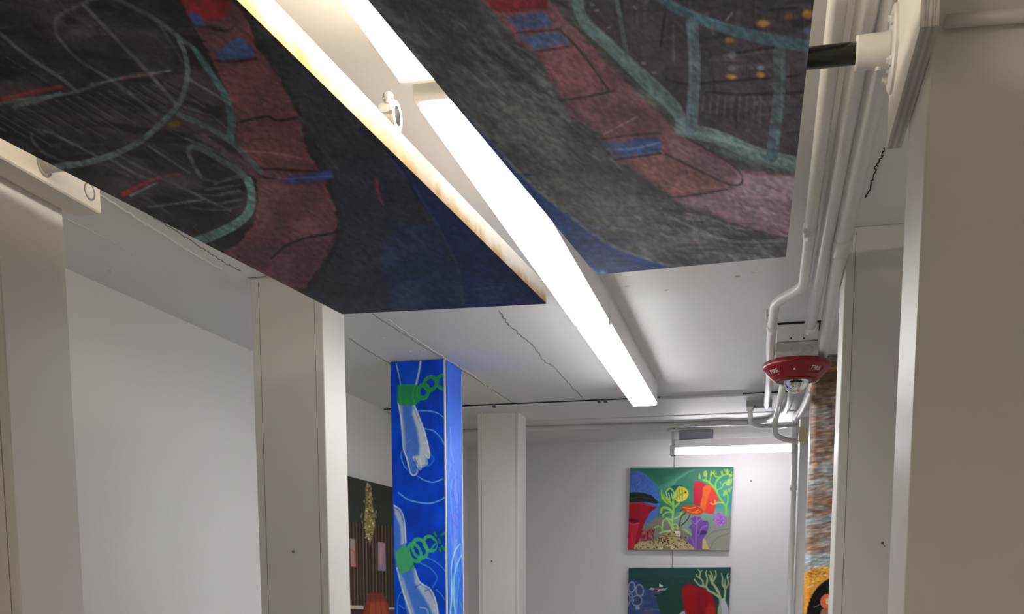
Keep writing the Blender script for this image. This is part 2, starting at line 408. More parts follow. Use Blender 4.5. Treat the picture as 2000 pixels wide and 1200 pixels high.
nail = tag(mesh('nail', *join([tube([p + [.006, .004, -.004], p + [-.004, -.028, .004]], .0009, 6), lathe([(0, -.030), (.003, -.030), (.003, -.028), (0, -.028)], p + [-.004, 0, .004], 'y', 8)]), M['darkm']), 'small bent nail sticking out of the second right column', 'nail')
p = ony(962, 1098, 4.21)
tag(mesh('nail', *join([tube([p + [0, .004, 0], p + [0, -.014, .003]], .0012, 6), lathe([(0, -.016), (.003, -.016), (.003, -.014), (0, -.014)], p + [0, 0, .003], 'y', 8)]), M['darkm']), 'tiny nail in the white column beyond the blue one', 'nail')
# masking tape on the farthest right column
tq = ony(1570, 848, 4.6)
tag(mesh('masking_tape', *box(.1185, .20, 4.5965, 4.66, tq[2] - .03, tq[2] + .03), M['tape']), 'strip of yellowish masking tape around the farthest right column', 'tape')

# ================================================================ lamps
def lamp_unit(y0, y1, key, label, x0=-.466, x1=-.382):
    t = thing('fluorescent_fixture', ((x0 + x1) / 2, (y0 + y1) / 2, .63), label, 'light', 'ceiling strip lights end to end')
    zc = .660 if key == 'near' else .641
    # housing: an inverted tray, closed on top, open below
    w = .003
    V = [(x0, y0), (x1, y0), (x1, y1), (x0, y1)]
    parts = [box(x0, x1, y0, y1, CEIL - .012, CEIL - .0005), box(x0, x0 + w, y0, y1, zc, CEIL - .01), box(x1 - w, x1, y0, y1, zc, CEIL - .01)]
    mesh('housing', *join(parts), M['housing'], t)
    for a, b2 in ((y0 - .004, y0 + .012), (y1 - .012, y1 + .004)):
        mesh('end_cap', *box(x0 - .001, x1 + .001, a, b2, .634, CEIL - .001, .002), M['housing'], t)
    mesh('diffuser', *box(x0 + w, x1 - w, y0 + .0125, y1 - .0125, .63, zc + .008, .002, 2), emit('diffuser_' + key, UNIT_TINT[key], UNIT_POWER[key]), t)
    return t
lamp_unit(2.622, 3.765, 'far', 'farthest bright strip light on the ceiling, its end showing past the dark canvases')
lamp_unit(1.402, 2.612, 'middle', 'middle bright strip light between the two dark canvases')
lamp_unit(.145, 1.352, 'near', 'nearest bright strip light, cut off by the top of the picture')
lamp_unit(-1.08, .13, 'behind', 'bright strip light overhead behind the viewer')
lamp_unit(-2.32, -1.10, 'behind', 'bright strip light at the back end of the row')

# tube light on the far side
a, b2 = ony(1319, 884, 4.85), ony(1557, 877, 4.85)
za = (a[2] + b2[2]) / 2; xa, xb = a[0], b2[0]
t = thing('tube_light', ((xa + xb) / 2, 4.85, za - .02), 'bare glowing tube light in a channel above the coral paintings', 'light')
mesh('tube', *tube([(xa + .004, 4.843, a[2]), (xb, 4.843, b2[2])], .0125, 14), emit('tube_glow', TUBE_TINT, TUBE_POWER), t, True)
mesh('channel', *box(xa - .004, xb + .01, 4.828, 4.90, za + .016, za + .052, .003), M['housing'], t)
bx0, bx1 = ony(1326, 850, 4.82)[0], ony(1392, 850, 4.82)[0]
mesh('ballast_box', *box(bx0, bx1, 4.83, 4.89, za + .053, za + .094, .002), M['darkm'], t)
c = ony(1311, 842, 4.80)
mesh('lampholder', *box(xa - .022, xa + .002, 4.832, 4.862, za - .016, za + .03, .003), M['chrome'], t)
mesh('hanger', *join([tube([(xa - .012, 4.86, za + .02), (xa - .014, 4.855, CEIL - .004)], .005, 8), lathe([(.028, 0), (.028, .006), (.012, .01), (.012, .014)][::-1], (xa - .014, 4.855, CEIL - .015), 'z', 16)]), M['pipe'], t)

# ================================================================ hanging canvases
# ---- left: horizontal, its long axis a few degrees askew
ZC = .52
fl, fr = onz(668, 614, ZC), onz(1067, 594, ZC)
nl, nr = onz(0, 270, ZC), onz(460, 0, ZC)
def extend(far, near, y): return far + (near - far) * ((far[1] - y) / (far[1] - near[1]))
nl, nr = extend(fl, nl, .62), extend(fr, nr, .62)
TH = .034
K = Ras(-1300, -900, 1110, 640, .5, (32, 31, 32))
n = K.noise(26, 9, 3, .5); K.mul(n, .72, 1.28)
K.brushy(.30, 5, .55)
K.over(K.noise(120, 60, 8), .55, .85, (62, 52, 52), .8)
K.over(K.noise(60, 16, 11, .15), .62, .8, (20, 19, 20), .8)
# road along the lamp side and the blue water at the far end
K.poly([(200, -300), (470, 0), (505, 60), (555, 150), (600, 245), (640, 330), (668, 400), (665, 460), (640, 520), (590, 600), (700, 640), (1110, 640), (1110, 560), (440, -60), (250, -300)], (44, 46, 48))
K.poly([(640, 330), (720, 290), (760, 330), (830, 420), (890, 520), (905, 600), (680, 640), (590, 590), (660, 480)], (38, 42, 48), 1, 1, 14)
K.poly([(700, 255), (752, 292), (800, 360), (850, 440), (893, 515), (904, 600), (1110, 640), (1110, 560)], (28, 38, 70), 1, 0, 5)
K.poly([(765, 430), (840, 450), (892, 530), (900, 595), (780, 600), (750, 520)], (34, 48, 70), .8, 1, 22)
K.stroke([(755, 298), (815, 375), (868, 465), (896, 530), (904, 595)], 5, (62, 68, 92), .5, soft=4)
K.stroke([(705, 250), (750, 290), (790, 335), (815, 390)], 6, (24, 28, 48), .8, soft=4)
for i in range(60):
    rs = random.Random(i); x = rs.uniform(780, 1040); y = rs.uniform(420, 600)
    K.stroke([(x, y), (x + rs.uniform(15, 50), y + rs.uniform(-3, 3))], rs.uniform(1.5, 4), rs.choice([(22, 30, 60), (34, 48, 86), (44, 54, 80)]), .45)
for i in range(90):
    rs = random.Random(i + 70); t = rs.random(); x = 470 + 330 * t + rs.uniform(-20, 60); y = 40 + 430 * t + rs.uniform(-20, 40)
    K.stroke([(x, y), (x + rs.uniform(8, 34), y + rs.uniform(8, 50))], rs.uniform(1.5, 5), rs.choice([(52, 54, 58), (30, 32, 36), (46, 46, 50)]), .5)
# brick-red pavement
red = [(336, -40), (430, -20), (480, 30), (500, 90), (545, 150), (585, 235), (600, 300), (627, 340), (655, 392), (660, 440), (640, 492), (610, 545), (570, 590), (430, 500), (470, 470), (495, 440), (507, 400), (500, 352), (470, 300), (462, 262), (452, 200), (428, 140), (402, 92), (372, 42)]
K.poly(red, (76, 47, 50), 1, 0, 3)
K.poly([(415, 120), (500, 112), (545, 165), (580, 225), (470, 235), (450, 200)], (84, 48, 50), .8, 0, 5)
K.poly([(465, 240), (583, 236), (600, 300), (620, 335), (505, 330), (470, 290)], (82, 46, 48), .8, 0, 5)
K.poly([(505, 355), (640, 365), (655, 400), (650, 450), (560, 470), (500, 440)], (86, 54, 56), .8, 0, 6)
K.poly([(440, 490), (560, 475), (645, 470), (610, 540), (560, 560)], (66, 42, 46), .8, 0, 6)
K.poly([(336, -30), (437, -20), (440, 30), (395, 40), (370, 30)], (104, 22, 26), .9, 1, 8)
K.poly([(366, 25), (385, 26), (402, 48), (380, 55)], (52, 64, 98), .95, 1, 3)
K.poly([(424, 100), (468, 74), (490, 90), (499, 112), (430, 116)], (56, 70, 106), .95, 0, 3)
for q in ([(420, 118), (450, 121), (500, 115)], [(415, 57), (440, 60), (455, 55)], [(580, 230), (540, 236), (520, 228), (470, 238)], [(505, 329), (560, 332), (620, 336)], [(655, 455), (600, 465), (560, 480), (530, 505)], [(500, 330), (512, 345), (540, 348)]):
    K.stroke(q, 5, (24, 20, 22), .85)
K.poly([(552, 347), (600, 340), (648, 336), (652, 350), (600, 358), (556, 361)], (46, 58, 100), 1, 0, 3)
K.stroke([(520, 344), (560, 349), (650, 344)], 2.5, (92, 96, 116), .7)
K.stroke([(470, 295), (540, 300), (600, 312)], 3, (112, 84, 86), .6)
K.stroke([(735, 352), (738, 375), (748, 400)], 9, (98, 40, 46), .8, w2=4)
K.stroke([(640, 362), (668, 430), (660, 470), (630, 530)], 9, (28, 27, 30), .8)
# the cart-like tangle of rails
for i in range(130):
    rs = random.Random(i + 300); x = rs.uniform(-700, 380); y = rs.uniform(-350, 400) if x < 60 else rs.uniform(90, 440); L = rs.uniform(30, 120)
    K.stroke([(x, y), (x + L, y + L * rs.uniform(.45, .75))], rs.uniform(1.2, 3.2), rs.choice([(62, 62, 60), (22, 21, 22), (78, 76, 74), (48, 46, 46)]), .55)
for i in range(70):
    rs = random.Random(i + 900); x = rs.uniform(-300, 330); y = rs.uniform(20, 330); L = rs.uniform(30, 110)
    K.stroke([(x, y), (x + L, y + L * rs.uniform(-.12, .12))], rs.uniform(1.5, 5), rs.choice([(20, 19, 20), (26, 24, 25), (58, 52, 50)]), .55)
for k in range(19):
    x = -60 + k * 21; y = 214 - .17 * x if x > 0 else 214; L = 70 + 50 * ((k * 7) % 5) / 4
    K.stroke([(x, y), (x + L * .5, y + L * .29), (x + L, y + L * .6)], 3.2, (72, 72, 69), .75); K.stroke([(x + 10, y + 3), (x + 10 + L * .8, y + L * .5)], 5, (24, 23, 24), .6)
for k in range(10):
    y = 352 + k * 7; K.stroke([(395 - k * 4, y - 10), (430, y - 4), (470, y - 12)], 2.6, (74, 74, 70) if k % 2 else (26, 25, 26), .7)
for k in range(12):
    x = 300 + k * 9; K.stroke([(x, 205 + k * 2), (x + 50, 232 + k * 3), (x + 90, 262 + k * 2)], 2.4, (62, 62, 60), .55)
K.poly([(205, 40), (300, 60), (340, 110), (300, 150), (260, 105), (225, 70)], (66, 58, 58), .55, 1, 16)
gr, tl = (82, 83, 80), (84, 96, 92)
K.stroke([(161, 7), (245, 95), (297, 150), (343, 203)], 7, gr, .9)
K.stroke([(240, -40), (200, -10), (161, 7), (115, 31), (108, 56), (122, 84), (157, 119), (235, 168), (305, 225)], 6.5, gr, .75)
K.stroke([(-160, -60), (0, 66), (52, 108), (115, 150), (152, 180)], 7, gr, .8)
K.stroke([(-120, 240), (0, 203), (88, 189), (150, 179), (240, 150), (330, 138)], 9, (82, 92, 90), .8, w2=3)
K.stroke([(-120, 215), (0, 195), (60, 181), (119, 170)], 8, (112, 34, 34), .8)
K.stroke([(235, 154), (290, 142)], 3, (110, 34, 34), .8); K.stroke([(170, 166), (250, 152), (335, 138)], 3, (120, 120, 116), .6)
K.stroke([(30, 207), (80, 195), (118, 182)], 8, (100, 110, 108), .7)
K.stroke([(210, -10), (266, 17), (315, 45), (350, 73), (385, 101), (413, 140), (427, 168)], 8, (70, 76, 76), .85)
K.stroke([(378, 95), (405, 135), (427, 165), (444, 198), (452, 230), (450, 273)], 9, (64, 96, 94), .95, w2=17)
K.stroke([(346, 68), (362, 108), (366, 147), (353, 196), (315, 241), (273, 276), (224, 301), (168, 318), (110, 326)], 9, tl, .95, w2=13)
K.stroke([(310, 45), (345, 100), (355, 120)], 6, (62, 68, 68), .7)
K.stroke([(370, 155), (420, 185), (450, 203)], 5, (84, 94, 92), .8); K.stroke([(360, 210), (410, 225), (440, 248)], 4, (74, 80, 78), .7)
K.poly([(378, 262), (400, 262), (500, 330), (495, 345)], (78, 62, 62), .8, 0, 4)
K.stroke([(350, 224), (400, 246), (455, 280), (511, 338)], 10, (78, 88, 86), .9)
K.stroke([(372, 282), (440, 322), (500, 352)], 3, (20, 20, 21), .8); K.stroke([(362, 270), (430, 300), (470, 330)], 5, (80, 86, 84), .7)
K.stroke([(392, 345), (372, 310), (371, 288), (400, 295), (440, 318), (475, 342), (490, 372)], 7, (82, 94, 90), .85, w2=14)
K.stroke([(485, 352), (491, 375), (488, 410), (464, 436), (425, 456), (380, 474)], 15, (88, 120, 112), .98, w2=20)
K.stroke([(241, 380), (297, 352), (357, 338)], 9, (120, 30, 40), .9, w2=3); K.stroke([(255, 382), (305, 358)], 5, (100, 106, 104), .8)
K.stroke([(420, 480), (380, 446), (385, 440)], 3, (100, 40, 42), .6)
K.stroke([(62, 262), (64, 275), (85, 298), (130, 318)], 6, gr, .7); K.stroke([(75, 252), (110, 265), (190, 305)], 5, gr, .7)
for q in ([(205, 305), (270, 342), (300, 352)], [(225, 300), (300, 340), (450, 412)], [(290, 285), (370, 338)], [(290, 405), (385, 392), (400, 388)], [(420, 360), (460, 345), (480, 340)], [(430, 380), (468, 372)], [(400, 372), (455, 362)], [(440, 395), (472, 390)]):
    K.stroke(q, 5, (82, 86, 84), .7)
K.poly([(255, 268), (275, 258), (282, 270), (265, 280)], (54, 50, 50), .7, 1, 4)
K.ell(340, 242, 12, 7, (92, 68, 26), .7, -.1, soft=4)
K.poly([(290, 330), (350, 340), (400, 370), (330, 365)], (66, 56, 56), .7, 1, 10)
for i in range(420):
    rs = random.Random(i + 8000); x = rs.uniform(-400, 720); y = rs.uniform(-200, 600); L = rs.uniform(12, 60); a_ = rs.choice([.55, .6, .1, -.1, .9]) + rs.uniform(-.15, .15)
    K.stroke([(x, y), (x + L * math.cos(a_), y + L * math.sin(a_))], rs.uniform(1, 3.4), rs.choice([(70, 68, 68), (20, 19, 21), (52, 50, 52), (26, 26, 28)]), .33)
w_ = np.clip((K.a[..., 0] / (K.a[..., 1] + .02) - 1.15) * 4, 0, 1)[..., None]; K.a *= 1 + .12 * w_
K.mul(K.noise(9, 4, 61, .5), .84, 1.16); K.mul(K.noise(50, 30, 62), .85, 1.15)
t = thing('hanging_canvas', ((fl + fr + nl + nr) / 4), 'dark painted canvas hung flat under the ceiling left of the strip lights, brightly lit edge', 'canvas', 'ceiling hung canvases')
Vq = [fl, fr, nr, nl]
fw = .03
core, Fq = slab([p + np.array([0, 0, .0012]) for p in (nl, fl, fr, nr)], TH - .0012)
mesh('stretched_sides', core, Fq[2:], M['painted_glow'], t)
mesh('linen_back', core[4:], [[3, 2, 1, 0]], M['linen'], t)
painted('painted_surface', grid(fl, fr, nl, nr, 1 - (1 - np.linspace(0, 1, 520)) ** .75, 460), K, [2.4, 2.5, 2.9], art('dark_canvas_paint', .6, 70, (1, .5, 1)), t)
# ---- right: far end tilted up
SL = .104; nrm = np.array([0, -SL, 1.]); dd = .53 - SL * 1.3
Fl, Fr = onplane(1165, 537, nrm, dd), onplane(1535, 502, nrm, dd)
Nl, Nr = onplane(718, 0, nrm, dd), onplane(1590, 0, nrm, dd)
Nl, Nr = extend(Fl, Nl, .6), extend(Fr, Nr, .6)
G = Ras(-300, -1000, 1900, 560, .5, (66, 64, 62))
G.mul(G.noise(40, 10, 4, .75), .7, 1.25); G.mul(G.noise(14, 5, 14, .6), .82, 1.18)
G.brushy(.38, 5, .7, 120)
G.over(G.noise(90, 50, 9), .6, .85, (44, 44, 46), .7)
G.poly([(500, -300), (760, 0), (880, 190), (900, 100), (960, 60), (900, -100), (800, -300)], (44, 48, 48), .75, 0, 40)
G.poly([(880, 200), (960, 250), (1100, 400), (1240, 470), (1400, 500), (1400, 470), (1180, 330), (1030, 190)], (84, 82, 78), .55, 1, 40)
for i in range(260):
    rs = random.Random(i + 40); t_ = rs.random(); x = 820 + 560 * t_ + rs.uniform(-60, 130); y = 20 + 450 * t_ + rs.uniform(-40, 70); L = rs.uniform(10, 46)
    G.stroke([(x, y), (x + L, y + L * rs.uniform(.3, 1.1))], rs.uniform(1.5, 5), rs.choice([(96, 94, 90), (40, 40, 40), (74, 72, 70), (58, 50, 52)]), .45)
G.poly([(700, 0), (985, 308), (1050, 372), (1120, 427), (1200, 482), (1330, 526), (1160, 560), (1000, 400)], (30, 43, 82), 1, 0, 4)
for i in range(70):
    rs = random.Random(i + 500); x = rs.uniform(1000, 1260); y = 320 + (x - 1000) * .75 + rs.uniform(5, 90)
    G.stroke([(x, y), (x + rs.uniform(12, 45), y + rs.uniform(-4, 6))], rs.uniform(2, 6), rs.choice([(26, 38, 86), (60, 66, 88), (22, 32, 76), (44, 58, 104)]), .4)
G.stroke([(1128, 515), (1165, 534), (1180, 532)], 10, (104, 130, 190), .7, soft=8)
G.stroke([(985, 308), (1050, 372), (1120, 427), (1200, 482), (1320, 524)], 6, (108, 106, 94), .6, soft=4)
# the town behind the railing
G.poly([(1080, -400), (1150, 40), (1210, 105), (1330, 215), (1345, 250), (1480, 298), (1600, 325), (1900, 300), (1900, -400)], (56, 49, 53), 1, 0, 4)
for i in range(230):
    rs = random.Random(i + 2000); x = rs.uniform(1150, 1700); y = rs.uniform(-200, 300)
    if y > -120 + (x - 1080) * .95: continue
    if rs.random() < .5: P2 = [(x, y), (x + rs.uniform(-3, 3), y + rs.uniform(20, 70))]
    else: P2 = [(x, y), (x + rs.uniform(20, 90), y - rs.uniform(0, 10))]
    G.stroke(P2, rs.uniform(2, 9), rs.choice([(34, 29, 33), (74, 63, 66), (46, 40, 44), (84, 74, 78), (28, 25, 28)]), .5)
for q in ([(1300, 155), (1345, 165), (1400, 160), (1560, 148)], [(1380, 180), (1470, 185), (1570, 180)], [(1430, 105), (1560, 85)], [(1290, 90), (1300, 20)], [(1500, 20), (1560, 15)]):
    G.stroke(q, 5, (24, 21, 24), .85)
for i in range(9): G.stroke([(1375 + i * 14, 190), (1372 + i * 14, 215 + i * 4)], 5, (78, 70, 74), .7)
for (x, y, w, h, c) in [(1490, 46, 13, 7, (150, 110, 56)), (1577, 28, 10, 9, (150, 106, 46)), (1540, 32, 9, 6, (110, 66, 52)), (1424, 79, 9, 5, (146, 100, 46)), (1430, 108, 8, 6, (98, 100, 108)), (1428, 150, 10, 5, (160, 120, 66)), (1486, 146, 9, 5, (158, 112, 58)), (1486, 133, 6, 4, (120, 130, 164)), (1430, 134, 8, 4, (92, 90, 106)), (1575, 60, 8, 5, (76, 86, 112))]:
    G.ell(x, y, w, h, c, .9, .1, soft=4)
G.stroke([(1418, 40), (1430, 25)], 4, (126, 116, 112), .8)
# pavement
pav = [(840, -120), (930, -10), (985, 50), (1010, 82), (1048, 108), (1092, 192), (1122, 232), (1172, 262), (1205, 312), (1290, 372), (1330, 396), (1420, 428), (1560, 474), (1600, 330), (1540, 345), (1440, 330), (1340, 262), (1300, 232), (1250, 190), (1190, 130), (1130, 62), (1108, 40), (1070, -10), (1000, -140)]
G.poly(pav, (96, 64, 68), 1, 0, 4)
G.poly([(1048, 112), (1110, 96), (1180, 118), (1195, 175), (1098, 192)], (102, 64, 67), .9, 0, 6)
G.poly([(1110, 200), (1210, 186), (1285, 225), (1290, 255), (1180, 265)], (92, 60, 64), .9, 0, 6)
G.poly([(1210, 312), (1300, 300), (1420, 366), (1310, 382)], (106, 70, 70), .9, 0, 6)
G.poly([(1300, 262), (1440, 330), (1425, 366), (1310, 300)], (104, 78, 82), .9, 0, 6)
G.poly([(1440, 335), (1560, 345), (1560, 400), (1430, 375)], (134, 108, 114), .9, 0, 8)
G.poly([(1320, 392), (1420, 372), (1560, 405), (1560, 470), (1430, 430)], (120, 96, 102), .85, 0, 10)
for i in range(90):
    rs = random.Random(i + 4000); x = rs.uniform(1330, 1545); y = rs.uniform(350, 470)
    if y < 330 + (x - 1330) * .1: continue
    G.stroke([(x, y), (x + rs.uniform(20, 60), y + rs.uniform(2, 22))], rs.uniform(2, 5), rs.choice([(142, 122, 126), (96, 76, 82), (116, 92, 98)]), .4)
G.poly([(932, -40), (1070, -30), (1066, 18), (1000, 26), (958, 18)], (92, 28, 34), .9, 0, 8)
G.poly([(982, 34), (1060, 22), (1086, 50), (1012, 60)], (60, 67, 92), .95, 0, 4)
G.poly([(1014, 72), (1098, 60), (1110, 84), (1044, 98)], (62, 74, 102), .95, 0, 4)
G.poly([(1178, 280), (1290, 264), (1288, 298), (1212, 309)], (52, 64, 98), .95, 0, 4)
G.stroke([(1185, 292), (1240, 290), (1288, 278)], 4, (92, 104, 140), .8); G.stroke([(1200, 300), (1285, 292)], 4, (38, 52, 104), .8)
for q in ([(1094, 196), (1140, 190), (1200, 178)], [(1176, 272), (1235, 264), (1290, 260)], [(1200, 312), (1290, 300)], [(1306, 387), (1350, 382), (1420, 370)], [(1010, 64), (1095, 58)], [(1040, 102), (1110, 92)], [(1330, 262), (1440, 331), (1430, 362), (1300, 301)], [(1095, 60), (1140, 108), (1190, 178)]):
    G.stroke(q, 4.5, (40, 32, 36), .8)
G.stroke([(1020, 86), (1060, 130), (1105, 200), (1180, 275), (1260, 350), (1330, 400)], 14, (48, 46, 46), .5, soft=10)
G.stroke([(1180, 262), (1245, 228)], 3, (134, 110, 112), .7)
for i in range(120):
    rs = random.Random(i + 5200); x = rs.uniform(1180, 1535); y = 400 + (x - 1180) * .2 + rs.uniform(-20, 70)
    G.stroke([(x, y), (x + rs.uniform(15, 60), y + rs.uniform(-3, 12))], rs.uniform(2, 6), rs.choice([(104, 100, 102), (54, 52, 58), (76, 72, 76), (92, 82, 88), (40, 40, 44)]), .5)
G.stroke([(1300, 420), (1420, 470), (1540, 470)], 6, (118, 112, 114), .5); G.stroke([(1380, 440), (1470, 455), (1560, 468)], 5, (52, 50, 56), .7)
# the teal railing
G.stroke([(1100, -200), (1122, -40), (1140, 40), (1208, 108), (1268, 168), (1318, 212), (1338, 256)], 20, (92, 108, 108), .97, w2=24)
G.stroke([(1150, 40), (1220, 104), (1290, 168), (1330, 210)], 6, (116, 132, 132), .6)
G.stroke([(1330, 252), (1400, 268), (1470, 298), (1560, 322)], 28, (96, 112, 108), .97); G.stroke([(1350, 256), (1430, 280), (1550, 318)], 6, (128, 142, 142), .6); G.stroke([(1400, 292), (1470, 316), (1560, 334)], 10, (70, 84, 82), .7)
G.stroke([(1352, 45), (1356, 140), (1350, 250)], 24, (80, 94, 100), .97); G.stroke([(1346, 55), (1349, 150), (1344, 240)], 5, (104, 122, 128), .5)
G.stroke([(1522, 100), (1522, 180), (1508, 305)], 24, (66, 82, 86), .95); G.stroke([(1528, 110), (1527, 200), (1516, 290)], 5, (92, 106, 108), .5)
G.stroke([(1195, -60), (1210, 30), (1224, 108)], 9, (76, 88, 88), .85)
G.stroke([(1180, -120), (1290, -8), (1345, 28), (1420, 56), (1500, 78), (1620, 100)], 20, (64, 86, 94), .97); G.stroke([(1300, 0), (1350, 22), (1430, 50), (1590, 84)], 5, (86, 116, 122), .5)
for (x, y) in [(1157, 8), (1190, 54), (1257, 124), (1278, 142), (1166, 20), (1240, 15)]: G.ell(x, y, 5, 2.2, (118, 112, 112), .8, .2)
for i in range(520):
    rs = random.Random(i + 9000); x = rs.uniform(760, 1600); y = rs.uniform(-150, 530); L = rs.uniform(10, 50); a_ = rs.choice([.75, .7, .3, 0, 1.2]) + rs.uniform(-.2, .2)
    G.stroke([(x, y), (x + L * math.cos(a_), y + L * math.sin(a_))], rs.uniform(1, 3.2), rs.choice([(108, 102, 104), (34, 32, 34), (86, 80, 82), (50, 46, 48)]), .28)
G.mul(G.noise(9, 4, 61, .6), .84, 1.16); G.mul(G.noise(60, 36, 62), .86, 1.14)
t = thing('hanging_canvas', ((Fl + Fr + Nl + Nr) / 4), 'dark painted canvas hung under the ceiling right of the strip lights, with railing and pavement', 'canvas', 'ceiling hung canvases')
core, Fq = slab([p + np.array([0, 0, .0012]) for p in (Nl, Fl, Fr, Nr)], .030)
mesh('stretched_sides', core, Fq[2:], M['dark_side'], t)
mesh('linen_back', core[4:], [[3, 2, 1, 0]], M['primed'], t)
painted('painted_surface', grid(Fl, Fr, Nl, Nr, 1 - (1 - np.linspace(0, 1, 480)) ** .75, 460), G, [3.5, 3.95, 4.3], art('pavement_canvas_paint', .6, 70, (1, .5, 1)), t)

# ---- bars, brackets and mounts that carry them
tb = thing('timber_bracket', (-.978, 1.05, .545), 'cream painted timber bracket with round holes on the nearest left column', 'bracket')
mesh('beam', *box(-1.0, -.955, .62, 1.43, .543, .625, .002), M['timber'], tb)
h = onx(175, 374, -.955)
mesh('hole_rim', *lathe([(.0098, 0), (.0112, .0003), (.0125, .0004), (.0125, -.001), (.0098, -.001)], (-.955, h[1], h[2]), 'x', 24, False), M['crack'], tb)
mesh('dowel_end', *lathe([(0, -.001), (.0096, -.001), (.0096, .0002), (.0086, .0008), (0, .0012)], (-.955, h[1], h[2]), 'x', 24), M['timber'], tb)
h2 = onx(87, 322, -.955)
mesh('hole_rim', *lathe([(.0120, 0), (.0132, .0006), (.0150, .0006), (.0160, 0), (.0160, -.001), (.0120, -.001)], (-.955, h2[1], h2[2]), 'x', 24, False), M['seam'], tb)
bz0, bz1 = h2[2], .573
lb = thing('support_bar', (-.7, 1.3, bz1 - .012), 'steel pipe with ring clamp poking over the lit edge of the left canvas', 'pipe')
mesh('pipe', *tube([(-.958, h2[1], bz0), (-.462, 1.298, bz1)], .0108, 16), M['pipe'], lb, True)
cx_ = -.452; cy_, cz_ = 1.296, .573
rcl = mesh('ring_clamp', *join([lathe([(.0108, -.022), (.0145, -.022), (.0155, -.019), (.0155, -.005), (.0172, -.004), (.0172, 0), (.0112, 0), (.0112, -.018), (.0, -.018)], (cx_, cy_, cz_), 'x', 28, False)]), M['chrome'], lb, False)
mesh('clamp_screw', *join([lathe([(0, 0), (.005, 0), (.005, .004), (.0068, .005), (.0068, .010), (.005, .012), (0, .012)], (cx_ - .012, cy_, cz_ + .015), 'z', 10)]), M['chrome'], rcl)
pb = thing('plywood_mount', (.1285, 1.2, .495), 'white painted plywood board fixed to the side of the nearest right column', 'board')
mesh('board', *box(.1205, .1365, 1.068, 1.335, .497, .627, .0008), M['ply'], pb)
for i, xx in enumerate(np.arange(5) * .0032 + .1205):
    mesh('ply_layer', *join([box(xx + .0001, xx + .0031, 1.0675 + .0002 * (i % 2), 1.0686, .497, .627), box(xx + .0001, xx + .0031, 1.068, 1.335, .4965 + .0002 * (i % 2), .4975)]), M['plyedge2' if i % 2 else 'plyedge'], pb)
bar = thing('support_bar', (-.05, 1.292, .575), 'black pipe in a white socket flange bolted to the plywood mount', 'pipe')
fy, fz = 1.292, .583
mesh('pipe', *tube([(.088, fy, fz), (-.30, fy, fz + .004)], .0112, 20), M['black'], bar, True)
sk_ = mesh('socket', *lathe([(.0113, -.0405), (.0165, -.0405), (.0172, -.038), (.0172, -.012), (.0185, -.007), (.0185, -.004)], (.1205, fy, fz), 'x', 28), M['pipe'], bar, True)
fl_ = mesh('flange', *lathe([(.012, -.0045), (.040, -.0045), (.0425, -.003), (.0425, 0), (.012, 0)], (.1205, fy, fz), 'x', 32), M['pipe'], bar)
for dy, dz in ((.021, .021), (-.021, .021), (.021, -.021), (-.021, -.021)):
    mesh('bolt', *lathe([(0, -.010), (.0035, -.010), (.0035, -.0075), (.0055, -.0072), (.0055, -.0045), (0, -.0045)], (.1205, fy + dy, fz + dz), 'x', 6), M['pipe'], fl_)
mesh('set_screw', *lathe([(0, 0), (.003, 0), (.003, -.018), (0, -.018)], (.104, fy, fz - .003), 'z', 8), M['pipe'], sk_)

# ================================================================ conduits under the ceiling on the right
ZP = .645
def P(px, py, z=ZP): return onz(px, py, z)
def conduit(label, pts, r, couplings=(), mat='pipe', bend=.03):
    pts = fillet(pts, bend)
    lo = np.array(pts).mean(0)
    t = thing('conduit', (lo[0], lo[1], np.array(pts)[:, 2].min() - r), label, 'pipe', 'white painted conduits')
    tb_ = mesh('tube', *tube(pts, r, 14), M[mat], t, True)
    for (c, d, L) in couplings:
        c = np.array(c); d = np.array(d, float); d /= np.linalg.norm(d)
        mesh('coupling', *tube([c - d * L / 2, c - d * (L / 2 - .001), c + d * (L / 2 - .001), c + d * L / 2], [r * 1.05, r * 1.16, r * 1.16, r * 1.05], 14), M[mat], tb_, True)
    return t
def along(px1, py1, px2, py2, y, z=ZP):
    a, b3 = P(px1, py1, z), P(px2, py2, z); return a + (b3 - a) * ((y - a[1]) / (b3[1] - a[1]))
# A: thin, offsets sideways before the strobe
A0 = along(1589, 360, 1637, 0, -2.0); A0[0] = P(1589, 360)[0] - .004
conduit('thin white conduit nearest the right canvas, bending sideways before the fire strobe',
        [A0, P(1582, 455), P(1569, 562), P(1514, 590), P(1505, 670), onz(1503, 740, .66), onz(1497, 793, .685)], .0112,
        [(P(1582, 450), (0, 1, 0), .05), (P(1508, 640), (0, 1, 0), .05)], bend=.05)
B0 = P(1633, 360); B1 = P(1581, 645)
conduit('middle white conduit ending in the front of the strobe junction box',
        [(B0[0], -2.0, ZP), (B0[0], B0[1], ZP), B1], .0138, [(P(1583, 638), (0, 1, 0), .05)])
C0 = P(1671, 360)
C1 = np.array([.116, 3.2, ZP])
conduit('thick white conduit beside the right columns, passing over the plywood mount',
        [(C0[0] - .004, -2.0, ZP), (C0[0] - .003, C0[1], ZP), P(1643, 478), P(1606, 690), onz(1580, 775, .65), onz(1568, 800, .67), ony(1556, 815, 4.50)], .0165,
        [(P(1645, 474), (0, 1, 0), .09), (onz(1586, 760, .648), (0, 1, 0), .06)], bend=.06)
conduit('thin hanging conduit looping down from the strobe to the far column',
        [ony(1529, 757, 3.12), onz(1520, 795, .64), ony(1513, 828, 4.2), ony(1514, 850, 4.25), ony(1532, 859, 4.35), ony(1555, 862, 4.52)], .0105, bend=.08)
E1 = onz(1535, 803, .69)
